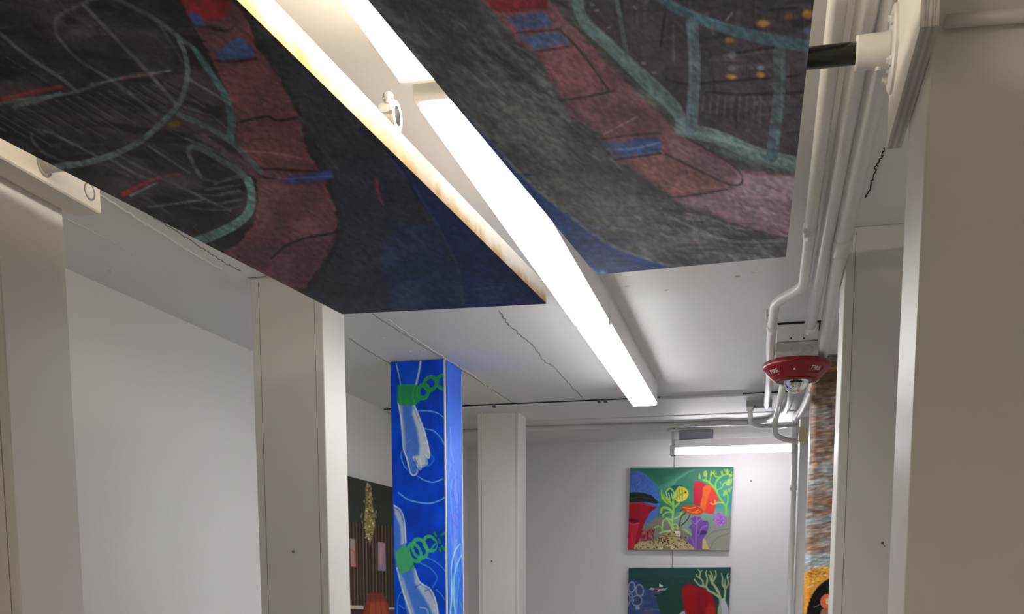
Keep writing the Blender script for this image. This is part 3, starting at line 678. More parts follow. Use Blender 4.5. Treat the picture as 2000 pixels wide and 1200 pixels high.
conduit('white conduit running across the ceiling before the far wall',
        [onz(1549, 745, .655), onz(1543, 785, .67), E1, onz(1500, 822, .69), onz(1460, 826, .69), onz(1240, 832, .69), onz(1029, 838, .69), np.array([XL(4.6) + .006, onz(1029, 838, .69)[1] + .02, .69])], .0115,
        [(onz(1405, 826.5, .69), (1, 0, 0), .08)], bend=.06)
g0, g1 = ony(1554, 832, 4.575), ony(1545, 1200, 4.575)
conduit('vertical white conduit running down beside the far wall panel',
        [(g0[0] - .001, 4.575, g0[2] + .03), (g0[0] - .001, 4.575, FLOOR)], .0125, [((g0[0] - .001, 4.575, ony(1550, 953, 4.575)[2]), (0, 0, 1), .022)])
mesh('elbow_cover', *box(g0[0] - .016, g0[0] + .012, 4.55, 4.60, ony(1555, 862, 4.575)[2], ony(1555, 838, 4.575)[2], .005, 2), M['pipe'], bpy.data.objects['conduit.005'])
conduit('short white hose curving from the grey junction box to the far column',
        [ony(1465, 800, 3.96), ony(1466, 826, 3.98), ony(1480, 833, 4.1), ony(1510, 834, 4.3), ony(1553, 830, 4.53)], .0088, bend=.06)
# junction box behind the strobe
fy0 = onz(1558, 628, CEIL)[1]
zl = ony(1558, 667, fy0)[2]; zb = ony(1558, 697, fy0)[2]
xl, xr = ony(1517, 650, fy0)[0], ony(1599, 650, fy0)[0]
jb = thing('junction_box', ((xl + xr) / 2, fy0 + .06, zb), 'square white junction box with round knockouts holding the fire strobe', 'junction box')
ub = mesh('upper_box', *box(xl, xr, fy0, fy0 + .115, zl + .001, CEIL - .006, .002), M['boxp'], jb)
lwb = mesh('lower_box', *box(xl - .002, xr + .002, fy0 - .002, fy0 + .118, zb, zl - .001, .002), M['boxp'], jb)
mesh('shadow_gap', *box(xl, xr + .012, fy0 + .004, fy0 + .1, CEIL - .0055, CEIL), M['gap'], jb)
for px in (1533, 1556, 1578):
    c = ony(px, 682, fy0 - .002); r_ = .0145 if px == 1556 else .0118
    mesh('knockout', *lathe([(r_ - .0015, 0), (r_ - .001, -.0012), (r_, -.0012), (r_ + .0004, 0)], c, 'y', 24, False), M['boxp'], lwb, True)
for px in (1545, 1570):
    mesh('screw_hole', *lathe([(0, -.0008), (.0022, -.0006), (.0026, .0005)], ony(px, 661, fy0), 'y', 10), M['gap'], ub)
# fire strobe
sy = fy0 + .058; sxc = ony(1556, 715, sy)[0]; z0 = zb
st = thing('fire_strobe', (sxc, sy, z0 - .095), 'round red ceiling fire alarm strobe lettered FIRE with a clear dome', 'fire alarm')
base = mesh('base', *lathe([(.0, 0), (.075, 0), (.088, -.004), (.0915, -.010), (.0905, -.018), (.086, -.025), (.068, -.044), (.060, -.050), (.056, -.0515), (.040, -.0525), (.0, -.0525)], (sxc, sy, z0), 'z', 64), M['red'], st, True)
for k in range(5):
    r_ = .0405 + k * .0034
    mesh('grille_ring', *lathe([(r_, 0), (r_ + .0004, -.0012), (r_ + .0012, -.0012), (r_ + .0016, 0)], (sxc, sy, z0 - .0522), 'z', 40), M['red'], base, True)
lens = mesh('lens', *lathe([(.034, .0)] + [(.034 * math.cos(a), -.034 * math.sin(a) * .95) for a in np.linspace(.0, math.pi / 2 - .02, 10)], (sxc, sy, z0 - .0535), 'z', 36), M['lens'], st, True)
mesh('reflector', *lathe([(.012, 0), (.010, -.010), (.003, -.016), (.003, -.024), (0, -.024)], (sxc, sy, z0 - .0535), 'z', 20), M['chrome'], lens, True)
def on_cone(ang, d):     # a point on the sloping red skirt, ang measured from the side that faces the viewer
    r = .0875 - d * .62; z = z0 - .0235 - d * .72
    return np.array([sxc + r * math.sin(ang), sy - r * math.cos(ang), z])
def lettering(txt, ang, d, size):
    cu = bpy.data.curves.new('lettering', 'FONT'); cu.body = txt; cu.size = size; cu.align_x = 'CENTER'; cu.align_y = 'CENTER'; cu.extrude = .0003
    to = bpy.data.objects.new('tmp', cu); col.objects.link(to)
    bpy.context.view_layer.update()
    me = bpy.data.meshes.new_from_object(to.evaluated_get(bpy.context.evaluated_depsgraph_get()))
    bpy.data.objects.remove(to)
    c = on_cone(ang, d); tx = np.array([math.cos(ang), math.sin(ang), 0]); dn = on_cone(ang, d + .01) - c; dn /= np.linalg.norm(dn)
    nrm = np.cross(tx, -dn); nrm /= np.linalg.norm(nrm)
    Vv = np.array([v.co[:] for v in me.vertices]); Fv = [list(p.vertices) for p in me.polygons]
    if np.dot(nrm, [math.sin(ang), -math.cos(ang), -.5]) < 0: nrm = -nrm
    W = np.array([c + tx * v[0] - dn * v[1] + nrm * (v[2] + .0004 - (v[0] ** 2) / (2 * .075)) for v in Vv])
    return mesh('lettering', W, Fv, M['white'], base)
lettering('FIRE', math.radians(-50), .0145, .0165); lettering('FIRE', math.radians(38), .0125, .0165)
for a0 in (-50, 38):
    pts = [on_cone(math.radians(a0 + s), d) + np.array([0, 0, -.0004]) for s, d in ((-17, .004), (-15, .020), (-9, .0265), (9, .0265), (15, .020), (17, .004))]
    mesh('raised_border', *tube(pts, .0009, 6), M['red'], base, True)
mesh('sounder_pin', *lathe([(0, -.002), (.0022, -.0015), (.0028, .001)], on_cone(math.radians(-5), .016), 'y', 8), M['white'], st)
# second junction box near the far board
q0 = onz(1480, 777, CEIL)[1]; xl2, xr2 = ony(1458, 785, q0)[0], ony(1508, 785, q0)[0]; zb2 = ony(1480, 797, q0)[2]
jb2 = thing('junction_box', ((xl2 + xr2) / 2, q0 + .05, zb2), 'small grey metal junction box on the ceiling before the far board', 'junction box')
mesh('box', *box(xl2, xr2, q0, q0 + .09, zb2, CEIL - .0005, .002), M['steel'], jb2)
for px in (1474, 1492): mesh('screw', *lathe([(0, -.001), (.002, -.001), (.003, .0005)], ony(px, 794, q0), 'y', 8), M['gap'], jb2)
mesh('connector', *tube([ony(1465, 795, 3.96), ony(1465, 804, 3.96)], .013, 12), M['pipe'], jb2, True)
# small anchors beside the conduit
for (px, py, w) in [(1497, 606, 'white wall plug stub beside the bend of the thin conduit'), (1493, 736, 'tiny plug stub left of the fire strobe')]:
    c = onz(px, py, CEIL)
    tag(mesh('ceiling_anchor', *join([tube([c, c + [0, 0, -.022]], .0035, 8), tube([c + [0, 0, -.012], c + [.012, .004, -.016]], .003, 8)]), M['pipe'], None, True), w, 'anchor')
# white conduit in front of the nearest right column
c0, c1 = ony(1846, 42, 1.122), ony(2000, 30, 1.122)
cc = conduit('slim white conduit crossing the front of the nearest right column', [c0, c0 + (c1 - c0) * 2.2], .006)

# ================================================================ blue painted column
bx0, bx1, by0, by1 = -1.166, -.986, 3.24, 3.42
U = Ras(740, 690, 920, 1420, 1.6, (0, 58, 158))
U.brushy(.28, 1.0, 1.2, 200); U.mul(U.noise(30, 40, 3), .86, 1.12); U.mul(U.noise(10, 26, 5), .94, 1.06)
A = lambda *p: zz(660, 680, .19, *p); C_ = lambda *p: zz(660, 740, .17, *p); D = lambda *p: zz(660, 900, .25, *p)
wh, lb_ = (218, 208, 196), (110, 160, 224)
# first arm with its hand turned down
U.poly(A((600, 120), (650, 400), (800, 400), (850, 120)), (10, 76, 172), .8)
U.stroke(A((598, 160), (630, 300), (645, 380)), 2.4, wh, .75); U.stroke(A((850, 140), (835, 240), (803, 380)), 4, wh, .8)
arm = C_((690, 260), (730, 520), (745, 760), (790, 930), (830, 1080), (860, 1115), (905, 1105), (915, 1040), (880, 930), (930, 1045), (960, 1030), (985, 1010), (1030, 985), (1010, 890), (1035, 915), (1055, 860), (1010, 640), (950, 480), (880, 300), (800, 250))
U.poly(arm, (70, 104, 164), .95, 0, 2)
U.poly(C_((860, 310), (930, 460), (1000, 640), (1050, 850), (1035, 915), (1000, 870), (1020, 980), (960, 1015), (940, 1040), (900, 960), (870, 900), (930, 880), (940, 760), (900, 560), (850, 400)), (190, 184, 180), .85, 0, 5)
U.poly(C_((700, 300), (740, 320), (770, 600), (780, 800), (760, 850), (735, 600)), (160, 166, 176), .7, 0, 4)
U.stroke(C_((690, 265), (720, 420), (740, 640), (752, 800), (800, 940), (830, 1075), (870, 1112), (912, 1080), (905, 1000), (868, 910)), 3, wh, .85)
U.stroke(C_((875, 300), (940, 460), (1000, 630), (1050, 850), (1040, 912), (1005, 872)), 3.2, wh, .85)
U.stroke(C_((868, 905), (905, 980), (935, 1045), (958, 1030), (945, 930)), 2, wh, .7); U.stroke(C_((960, 1010), (985, 1015), (1030, 970), (1000, 880)), 2, wh, .6)
U.stroke(C_((880, 960), (912, 1040)), 3, (10, 56, 150), .8); U.stroke(C_((880, 920), (905, 975)), 3, (6, 46, 140), .8)
U.stroke(C_((735, 830), (725, 900), (760, 1000), (790, 1040)), 2.4, lb_, .7); U.stroke(C_((1060, 870), (1100, 920), (1060, 990), (1010, 1000)), 3, (70, 130, 220), .6)
U.stroke(C_((765, 780), (790, 735), (825, 710)), 1.8, lb_, .7)
for q in (C_((910, 372), (1040, 370), (1140, 395), (1240, 460)), C_((980, 570), (1100, 600), (1180, 680), (1222, 755)), C_((915, 1120), (1000, 1170), (1100, 1190), (1210, 1150))): U.stroke(q, 2.4, (120, 170, 232), .85)
U.stroke(D((470, 250), (560, 310), (700, 335), (790, 315), (845, 280)), 2.6, (120, 170, 232), .85)
gn, gl = (38, 128, 62), (70, 160, 80)
U.poly(A((612, 395), (640, 380), (800, 378), (850, 400), (845, 540), (800, 590), (640, 585), (608, 550)), gn, .95, 0, 2)
U.stroke(A((640, 390), (635, 480), (650, 575)), 2, gl, .6); U.stroke(A((795, 385), (770, 470), (790, 585)), 2.4, gl, .6); U.stroke(A((612, 395), (640, 382), (800, 380)), 2, gl, .6)
for (cx, cy, rx, ry, ro) in [(878, 448, 52, 70, .2), (950, 365, 60, 66, .5), (1090, 350, 70, 70, 0)]:
    q = A((cx, cy))[0]; U.ell(q[0], q[1], rx * .19, ry * .19, gn, .95, ro, ring=6.5); U.ell(q[0], q[1], rx * .19 + 2.5, ry * .19 + 2.5, gl, .6, ro, ring=1.4)
U.stroke(A((990, 300), (1030, 350), (965, 440)), 6, gn, .95); U.stroke(A((830, 520), (900, 500), (960, 420)), 6, gn, .9)
# second arm, cuff breaking apart
U.poly(D((440, 350), (490, 385), (520, 480), (530, 640), (540, 800), (600, 860), (640, 950), (720, 1010), (770, 1110), (800, 1240), (860, 1500), (640, 1600), (560, 1300), (500, 1010), (455, 830), (440, 700)), (66, 104, 166), .95, 0, 2)
U.poly(D((440, 370), (480, 400), (512, 500), (520, 650), (490, 660), (490, 520), (450, 420)), (186, 184, 186), .75, 0, 4)
U.poly(D((590, 860), (640, 960), (710, 1010), (765, 1110), (790, 1220), (740, 1200), (680, 1080), (600, 960)), (186, 182, 180), .75, 0, 5)
U.poly(D((470, 860), (520, 940), (560, 1080), (600, 1200), (560, 1200), (510, 1030)), (160, 168, 180), .7, 0, 4)
U.stroke(D((440, 352), (490, 390), (520, 480), (530, 640)), 3, wh, .9)
U.stroke(D((600, 850), (640, 950), (720, 1005), (765, 1100), (785, 1210), (840, 1400)), 3.2, wh, .85); U.stroke(D((460, 840), (505, 1010), (560, 1170), (600, 1300)), 3, wh, .8)
U.stroke(D((640, 1150), (690, 1160), (710, 1210), (730, 1300)), 2, wh, .7); U.stroke(D((600, 990), (650, 965)), 2, (20, 70, 160), .8); U.stroke(D((680, 1020), (730, 1000)), 2, (20, 70, 160), .8)
U.poly(D((450, 720), (520, 655), (560, 700), (600, 840), (490, 890), (455, 790)), (64, 150, 84), .92, 0, 2)
U.stroke(D((520, 655), (545, 760), (600, 840)), 2, gl, .7); U.stroke(D((550, 710), (590, 790), (560, 860)), 2, (30, 120, 60), .7)
for (cx, cy, rx, ry) in [(600, 720, 45, 70), (640, 690, 55, 75), (720, 650, 46, 58)]:
    q = D((cx, cy))[0]; U.ell(q[0], q[1], rx * .25, ry * .25, (66, 156, 84), .9, -.4, ring=5.5)
U.ell(*D((745, 660))[0], 7, 8, (0, 58, 158), 1); U.stroke(D((730, 690), (760, 650)), 4, (66, 156, 84), .9)
for q in (D((805, 585), (830, 570), (850, 560)), D((815, 670), (830, 695), (850, 705)), D((790, 615), (795, 640)), D((755, 565), (765, 590)), D((795, 690), (800, 705))): U.stroke(q, 5, (30, 128, 56), .9)
for q in (D((690, 760), (760, 790), (820, 840), (850, 885)), D((640, 800), (720, 840), (770, 900), (770, 940), (740, 990)), D((500, 1020), (470, 1080), (465, 1200), (480, 1400)), D((770, 1010), (810, 1050), (835, 1090)), D((480, 1130), (520, 1160))): U.stroke(q, 2.2, (96, 150, 224), .7)
# the side sheet: lighter blue with swirls
U.poly([(871.5, 690), (925, 690), (925, 1420), (874.5, 1420)], (44, 96, 206), 1, 0, .8, (54, 118, 236))
for i in range(60):
    rs = random.Random(i + 31); y = rs.uniform(900, 1400); x = rs.uniform(878, 900); c = rs.choice([(96, 160, 246), (20, 70, 200), (130, 190, 250), (40, 110, 230), (150, 140, 220)])
    if y < 1040 and rs.random() < .5: c = (120, 130, 226)
    U.stroke([(x, y), (x + rs.uniform(-5, 3), y + 30), (x + rs.uniform(0, 9), y + 62)], rs.uniform(1, 2.6), c, .75)
for q in (D((880, 420), (900, 480), (940, 530)), D((930, 380), (920, 400), (950, 460))): U.stroke(q, 2.4, (96, 80, 180), .8)
U.stroke(D((955, 650), (910, 720), (885, 850), (890, 1000), (880, 1200)), 2.4, (190, 215, 250), .9); U.stroke(D((965, 740), (930, 820), (905, 960), (915, 1200)), 2.6, (150, 200, 250), .9); U.stroke(D((960, 960), (945, 1050), (940, 1200)), 3, (30, 70, 190), .9)
U.stroke(C_((1290, 560), (1300, 700), (1300, 830), (1330, 960)), 1.6, (120, 160, 236), .7)
t = thing('painted_column', (-1.076, 3.33, FLOOR), 'blue painted column with chained hands on its front', 'column')
mesh('shaft', *box(bx0 + .004, bx1 - .004, by0 + .004, by1, FLOOR, CEIL, .002), M['column'], t)
am = art('blue_column_paint', .38, 60, (1, 1, .6), .12, .06)
zr = np.concatenate([np.linspace(CEIL - .002, -.12, 520), np.linspace(-.125, FLOOR, 60)]); tr = (zr[0] - zr) / (zr[0] - zr[-1])
painted('front_sheet', grid((bx0, by0, zr[0]), (bx1 - .005, by0, zr[0]), (bx0, by0, zr[-1]), (bx1 - .005, by0, zr[-1]), tr, 130), U, [1.5, 1.8, 2.3], am, t)
painted('side_sheet', grid((bx1 + .001, by0 + .004, zr[0]), (bx1 + .001, by1, zr[0]), (bx1 + .001, by0 + .004, zr[-1]), (bx1 + .001, by1, zr[-1]), tr, 60), U, [1.1, 1.3, 1.5], am, t)
mesh('bare_corner', *box(bx1 - .006, bx1 - .0005, by0 - .001, by0 + .006, FLOOR, CEIL - .001, .001), M['column'], t)
mesh('bare_corner', *box(bx1 - .002, bx1 + .0016, by1 - .004, by1 + .002, FLOOR, CEIL - .012, .0008), M['column'], t)

# ================================================================ streaky painted column on the right
S = Ras(1550, 670, 1720, 1420, 1.4, (112, 108, 106))
n1 = S.noise(60, 26, 2); n2 = S.noise(34, 9, 6, -.12); n3 = S.noise(22, 4.5, 12, -.15); n4 = S.noise(50, 34, 21)
S.over(n1 * .6 + n2 * .4, .42, .66, (104, 82, 66), .85); S.over(n4 * .6 + n2 * .4, .5, .66, (116, 142, 154), .85)
S.over(n3, .58, .9, (160, 162, 164), .6); S.over(S.noise(18, 4, 33, -.15), .68, .84, (80, 66, 58), .55); S.over(S.noise(26, 5, 44, -.1), .72, .86, (150, 104, 62), .4)
S.poly([(1560, 680), (1660, 680), (1660, 760), (1585, 790), (1560, 790)], (66, 54, 44), .55, 0, 20)
S.stroke([(1595, 728), (1620, 722), (1660, 712)], 8, (136, 96, 34), .8); S.poly([(1600, 680), (1660, 684), (1660, 700), (1600, 702)], (72, 84, 90), .8, 0, 5)
S.poly([(1560, 1085), (1720, 1070), (1720, 1110), (1560, 1118)], (132, 162, 176), .8, 0, 6)
for i in range(50):
    rs = random.Random(i + 9); x = rs.uniform(1570, 1640); y = rs.uniform(1080, 1108); S.stroke([(x, y), (x + rs.uniform(8, 22), y - rs.uniform(0, 5))], rs.uniform(1, 3), rs.choice([(170, 194, 204), (100, 134, 150), (120, 116, 112)]), .6)
S.stroke([(1576, 830), (1584, 760), (1588, 740)], 6, (214, 170, 110), .5, soft=4); S.stroke([(1585, 915), (1594, 905)], 5, (200, 140, 70), .7)
S.poly([(1555, 1124), (1590, 1112), (1660, 1098), (1720, 1096), (1720, 1500), (1555, 1500)], (184, 134, 50), 1, 0, 3)
for i in range(90):
    rs = random.Random(i + 77); S.ell(rs.uniform(1575, 1640), rs.uniform(1104, 1140), rs.uniform(.8, 2.4), rs.uniform(.8, 1.6), rs.choice([(226, 184, 100), (140, 92, 30), (110, 70, 28), (236, 206, 150)]), .7)
S.mul(S.noise(9, 2.4, 70, -.15), .8, 1.2)
S.ell(1636, 1214, 62, 86, (14, 15, 18), 1, 0); S.ell(1636, 1214, 64, 88, (206, 140, 70), .8, 0, ring=3)
for rr in (60, 52, 44, 36): S.ell(1636, 1214, rr, rr * 1.39, (40, 44, 50), .5, 0, ring=1.2)
S.stroke([(1579, 1148), (1588, 1143)], 2, (190, 200, 200), .8); S.stroke([(1590, 1187), (1608, 1178)], 1.6, (150, 156, 160), .7)
S.ell(1616, 1176, 14, 15, (190, 96, 66), 1); S.ell(1617, 1175, 5, 6, (226, 170, 140), 1); S.ell(1614, 1200, 12, 12, (120, 92, 70), 1)
t = thing('painted_column', (.206, 3.55, FLOOR), 'column painted in brown and grey-blue streaks with a black disc, behind the second right column', 'column')
mesh('shaft', *box(.128, .288, 3.477, 3.62, FLOOR, CEIL, .012, 4), M['column'], t)
ang = np.linspace(0, math.pi / 2, 8); rc = .018
prof = [(.1235, 3.62), (.1235, 3.55)] + [(.1235 + rc - rc * math.cos(a), 3.472 + rc - rc * math.sin(a)) for a in ang] + [(x, 3.472) for x in np.linspace(.145, .29, 60)]
gz = np.concatenate([np.linspace(CEIL - .003, -.14, 520), np.linspace(-.15, FLOOR, 40)])
pts = np.array([[(x, y, z) for (x, y) in prof] for z in gz])
painted('painted_sheet', pts, S, [2.0, 1.65, 1.5], art('streak_paint', .3, 60, (1, 1, 4), .3, .1), t)

# ================================================================ paintings on the walls
def wall_art(label, quad, ras, gain, mat, rows, cols, depth, side, name='painting'):
    """quad: top-left, top-right, bottom-left, bottom-right on the front face"""
    q = [np.array(p, float) for p in quad]; c = sum(q) / 4
    t = thing(name, (c[0], c[1], min(p[2] for p in q)), label, 'painting', 'paintings on the walls')
    inw = np.cross(q[1] - q[0], q[2] - q[0]); inw /= np.linalg.norm(inw)    # into the wall
    core, Fq = slab([p + inw * .001 for p in (q[2], q[3], q[1], q[0])], depth - .001)
    mesh('stretched_sides', core, Fq, side, t)
    painted('painted_surface', grid(q[0], q[1], q[2], q[3], rows, cols), ras, gain, mat, t)
    return t
# ---- coral reef, upper
Q = Ras(1210, 900, 1450, 1090, 2.2, (58, 128, 108))
z4 = lambda *p: zz(1200, 900, .1583, *p)
Q.poly(z4((150, 60), (1500, 60), (1500, 500), (150, 500)), (50, 118, 92), .8, 0, 3, (66, 146, 122))
Q.poly(z4((1000, 300), (1480, 200), (1480, 700), (1000, 700)), (70, 160, 164), .9, 0, 30)
Q.poly(z4((300, 90), (1000, 90), (560, 300), (480, 230)), (36, 98, 74), .6, 0, 14)
for i in range(14): Q.stroke(z4((1000 - i * 30, 110 + i * 8), (540 + i * 20, 330 + i * 14)), 3, (96, 172, 142), .25, soft=3)
Q.poly(z4((480, 760), (1000, 560), (1480, 620), (1480, 900), (480, 900)), (150, 178, 162), .7, 0, 18)
Q.poly(z4((330, 740), (520, 680), (820, 820), (960, 960), (1480, 960), (1480, 1120), (240, 1120)), (128, 132, 120), 1, 0, 8)
Q.poly(z4((1100, 960), (1160, 860), (1250, 740), (1440, 680), (1480, 720), (1480, 1120), (1180, 1120)), (142, 148, 138), 1, 0, 3, (160, 160, 148))
Q.stroke(z4((1130, 960), (1220, 880), (1420, 840)), 2, (112, 118, 112), .6); Q.stroke(z4((1180, 1080), (1260, 960), (1420, 900)), 2, (122, 126, 118), .6)
Q.poly(z4((190, 130), (300, 128), (390, 170), (440, 230), (510, 280), (545, 380), (556, 520), (540, 660), (470, 740), (400, 778), (340, 720), (190, 560)), (76, 112, 190), 1, 0, 2, (70, 124, 212))
for i in range(130):
    rs = random.Random(i + 1); x, y = rs.uniform(200, 520), rs.uniform(140, 400)
    if x > 300 + (y - 100): continue
    Q.stroke(z4((x, y), (x + rs.uniform(-14, 14), y + rs.uniform(5, 26))), 1.2, rs.choice([(56, 72, 150), (110, 146, 214), (62, 92, 176)]), .5)
Q.poly(z4((180, 400), (250, 390), (350, 395), (460, 430), (550, 520), (520, 535), (380, 510), (180, 515)), (32, 50, 40), 1, 0, 1.2); Q.stroke(z4((200, 470), (330, 450), (470, 480)), 1.2, (70, 92, 72), .7); Q.stroke(z4((190, 440), (340, 420), (440, 450)), 1, (18, 30, 24), .7)
Q.poly(z4((180, 520), (330, 515), (520, 570), (510, 590), (440, 640), (370, 770), (340, 860), (300, 1000), (230, 1100), (160, 1100)), (168, 26, 44), 1, 0, 1.2)
Q.stroke(z4((185, 535), (320, 530), (510, 578)), 1.6, (206, 60, 74), .9); Q.poly(z4((440, 570), (520, 575), (430, 640)), (130, 16, 36), .8, 0, 2)
Q.poly(z4((175, 720), (240, 715), (305, 745), (300, 800), (240, 1100), (160, 1100)), (206, 40, 66), 1, 0, 1.2); Q.ell(*z4((235, 742))[0], 11, 4.2, (120, 16, 40), 1, .1); Q.stroke(z4((180, 775), (240, 790), (300, 770)), 2.2, (228, 84, 104), .9)
Q.stroke(z4((215, 800), (220, 1080)), 3, (224, 64, 84), .5)
for i in range(90):
    rs = random.Random(i + 3); x, y = rs.uniform(320, 495), rs.uniform(840, 990); Q.stroke(z4((x, y), (x + rs.uniform(-6, 6), y + rs.uniform(12, 30))), 1.6, rs.choice([(170, 30, 52), (124, 14, 36), (206, 60, 82)]), .85)
# spotted fan
Q.poly(z4((240, 1100), (250, 1040), (330, 1000), (480, 990), (600, 920), (680, 870), (790, 868), (820, 880), (815, 950), (880, 990), (960, 1060), (1000, 1100)), (168, 156, 100), 1, 0, 1.5, (196, 186, 140))
Q.poly(z4((735, 870), (818, 876), (812, 950), (770, 945)), (226, 222, 190), 1, 0, 1.5); Q.stroke(z4((480, 1000), (650, 940), (820, 950), (900, 1010)), 1.6, (112, 96, 56), .7)
Q.poly(z4((520, 1100), (600, 1050), (700, 1050), (780, 1100)), (226, 222, 200), .8, 0, 2); Q.poly(z4((585, 1100), (620, 1060), (680, 1060), (700, 1100)), (130, 134, 82), 1, 0, 1.5)
for i in range(170):
    rs = random.Random(i + 6); x, y = rs.uniform(260, 960), rs.uniform(870, 1090)
    if y < 880 + abs(x - 720) * .42: continue
    Q.ell(*z4((x, y))[0], rs.uniform(.8, 1.5), rs.uniform(.7, 1.2), (58, 40, 24), .9)
Q.poly(z4((820, 840), (880, 845), (950, 900), (960, 930), (900, 900)), (196, 176, 140), .9, 0, 2); Q.poly(z4((1100, 960), (1130, 1000), (1170, 1095), (1085, 1095), (1075, 1000)), (206, 196, 120), 1, 0, 1.5)
# kelp and fish
yl, kg, kd = (150, 204, 84), (120, 184, 60), (88, 150, 44)
Q.poly(z4((630, 380), (700, 320), (780, 300), (850, 330), (800, 480), (700, 500)), (16, 92, 92), 1, 1, 1.5)
Q.poly(z4((750, 380), (790, 340), (850, 325), (905, 370), (912, 430), (870, 490), (790, 510), (740, 470)), (206, 200, 40), 1, 1, 1.5, (236, 210, 90)); Q.ell(*z4((878, 393))[0], 1.9, 1.9, (10, 10, 8), 1)
for x in (770, 800, 835): Q.stroke(z4((x, 350), (x + 4, 480)), 1.2, (70, 90, 30), .8)
for x in (640, 668, 700): Q.stroke(z4((x, 400), (x + 20, 480)), 2, (222, 230, 170), .9)
Q.poly(z4((575, 350), (615, 430), (680, 480), (720, 530), (715, 575), (640, 530), (580, 470), (570, 410)), yl, 1, 0, 1.5); Q.stroke(z4((590, 400), (640, 490), (710, 560)), 1.8, kd, .8)
Q.stroke(z4((640, 385), (680, 345), (720, 370), (735, 430), (722, 520)), 3.2, (170, 216, 110), .95); Q.stroke(z4((722, 480), (760, 380), (800, 328), (830, 335)), 3.2, (164, 212, 96), .95); Q.stroke(z4((725, 500), (780, 440), (850, 405)), 3.2, kg, .95)
Q.stroke(z4((725, 510), (728, 620), (715, 740), (725, 860)), 3.6, (160, 212, 110), 1)
for q, w in ((z4((718, 640), (660, 590), (590, 590), (575, 640)), 5), (z4((718, 640), (650, 640), (600, 670), (600, 700)), 2.5), (z4((730, 590), (780, 540), (800, 520)), 4), (z4((718, 740), (660, 720), (600, 750), (590, 860)), 3), (z4((720, 860), (690, 780), (640, 710)), 3.4), (z4((500, 830), (530, 810), (570, 820), (590, 860)), 2.4), (z4((730, 790), (760, 785), (790, 830)), 2.6), (z4((725, 840), (750, 820), (785, 845)), 2.4), (z4((740, 720), (800, 690), (830, 640)), 3), (z4((560, 900), (600, 880), (690, 870)), 3.4)):
    Q.stroke(q, w, random.Random(len(q) + int(w * 10)).choice([yl, kg, (168, 216, 120)]), .95)
# red sponge, branching coral, crab, tubes, anemone
Q.poly(z4((985, 260), (1040, 250), (1130, 290), (1110, 560), (1060, 570), (975, 545), (975, 350)), (206, 40, 62), 1, 0, 1.5)
Q.poly(z4((1090, 330), (1130, 295), (1190, 300), (1230, 360), (1280, 470), (1250, 560), (1220, 660), (1150, 655), (1100, 640), (1060, 560), (1085, 440)), (236, 70, 60), 1, 0, 1.5); Q.poly(z4((1095, 330), (1150, 300), (1200, 330), (1160, 440), (1130, 560), (1110, 620), (1060, 560), (1085, 440)), (244, 112, 44), 1, 1, 2)
def branch(q, w, c): Q.stroke(q, w, c, .97)
lc = (140, 212, 70)
branch(z4((1375, 680), (1375, 580), (1340, 520), (1290, 440), (1250, 360), (1170, 270), (1100, 240)), 4.2, lc); branch(z4((1375, 580), (1400, 500), (1400, 430)), 3, lc); branch(z4((1340, 520), (1270, 520), (1220, 540), (1190, 525)), 2.6, (220, 200, 90)); branch(z4((1245, 540), (1240, 490)), 2.2, (220, 200, 90))
branch(z4((1250, 360), (1250, 280), (1300, 210), (1380, 170), (1440, 180)), 3.4, lc); branch(z4((1260, 370), (1330, 330), (1350, 280), (1420, 300), (1440, 270)), 3, lc); branch(z4((1170, 270), (1190, 200), (1200, 150)), 2.8, lc); branch(z4((1130, 250), (1130, 190), (1110, 140)), 2.6, lc); branch(z4((1300, 210), (1240, 190), (1230, 130)), 2.6, lc)
for i in range(60):
    rs = random.Random(i + 18); bx_, by_ = rs.choice([(1190, 190), (1120, 190), (1060, 220), (1240, 170), (1340, 170), (1400, 160), (1430, 200), (1400, 300), (1430, 270), (1380, 420), (1420, 380), (1350, 430), (1330, 290)]); bx_ += rs.uniform(-20, 20)
    Q.stroke(z4((bx_, by_), (bx_ + rs.uniform(-26, 26), by_ - rs.uniform(20, 62))), 1.9, rs.choice([(170, 214, 80), (150, 206, 84), (184, 222, 110)]), .95)
Q.poly(z4((820, 570), (900, 555), (1010, 560), (1070, 590), (1105, 635), (1060, 670), (980, 670), (890, 640), (840, 600)), (214, 64, 30), 1, 0, 1.5)
for q in (z4((850, 580), (940, 590), (1000, 575)), z4((900, 620), (970, 640), (1040, 610)), z4((1000, 650), (1060, 630))): Q.stroke(q, 2, (244, 170, 60), .85)
for q in (z4((855, 660), (820, 710), (800, 810)), z4((935, 660), (900, 730), (830, 800)), z4((840, 600), (810, 630)), z4((880, 640), (865, 665))): Q.stroke(q, 1.9, (120, 20, 24), .95)
Q.poly(z4((910, 820), (960, 780), (930, 720), (990, 690), (1060, 695), (1085, 740), (1150, 745), (1168, 790), (1150, 860), (1130, 920), (1090, 970), (1080, 1095), (1000, 1095), (960, 1040), (880, 990), (920, 950), (960, 930), (950, 860)), (118, 84, 164), 1, 0, 1.5)
Q.ell(*z4((1085, 892))[0], 9, 4.5, (74, 52, 112), 1, -.1); Q.stroke(z4((1020, 700), (1015, 800), (1000, 1080)), 3, (150, 116, 196), .9); Q.stroke(z4((940, 730), (990, 780), (1010, 770), (1070, 720)), 1.8, (160, 128, 206), .9); Q.stroke(z4((1040, 920), (1080, 830), (1150, 800)), 2, (154, 122, 202), .9); Q.stroke(z4((890, 985), (940, 960), (970, 1000), (980, 1060)), 2, (150, 118, 198), .9)
Q.ell(*z4((1298, 728))[0], 12.5, 13, (168, 124, 204), 1)
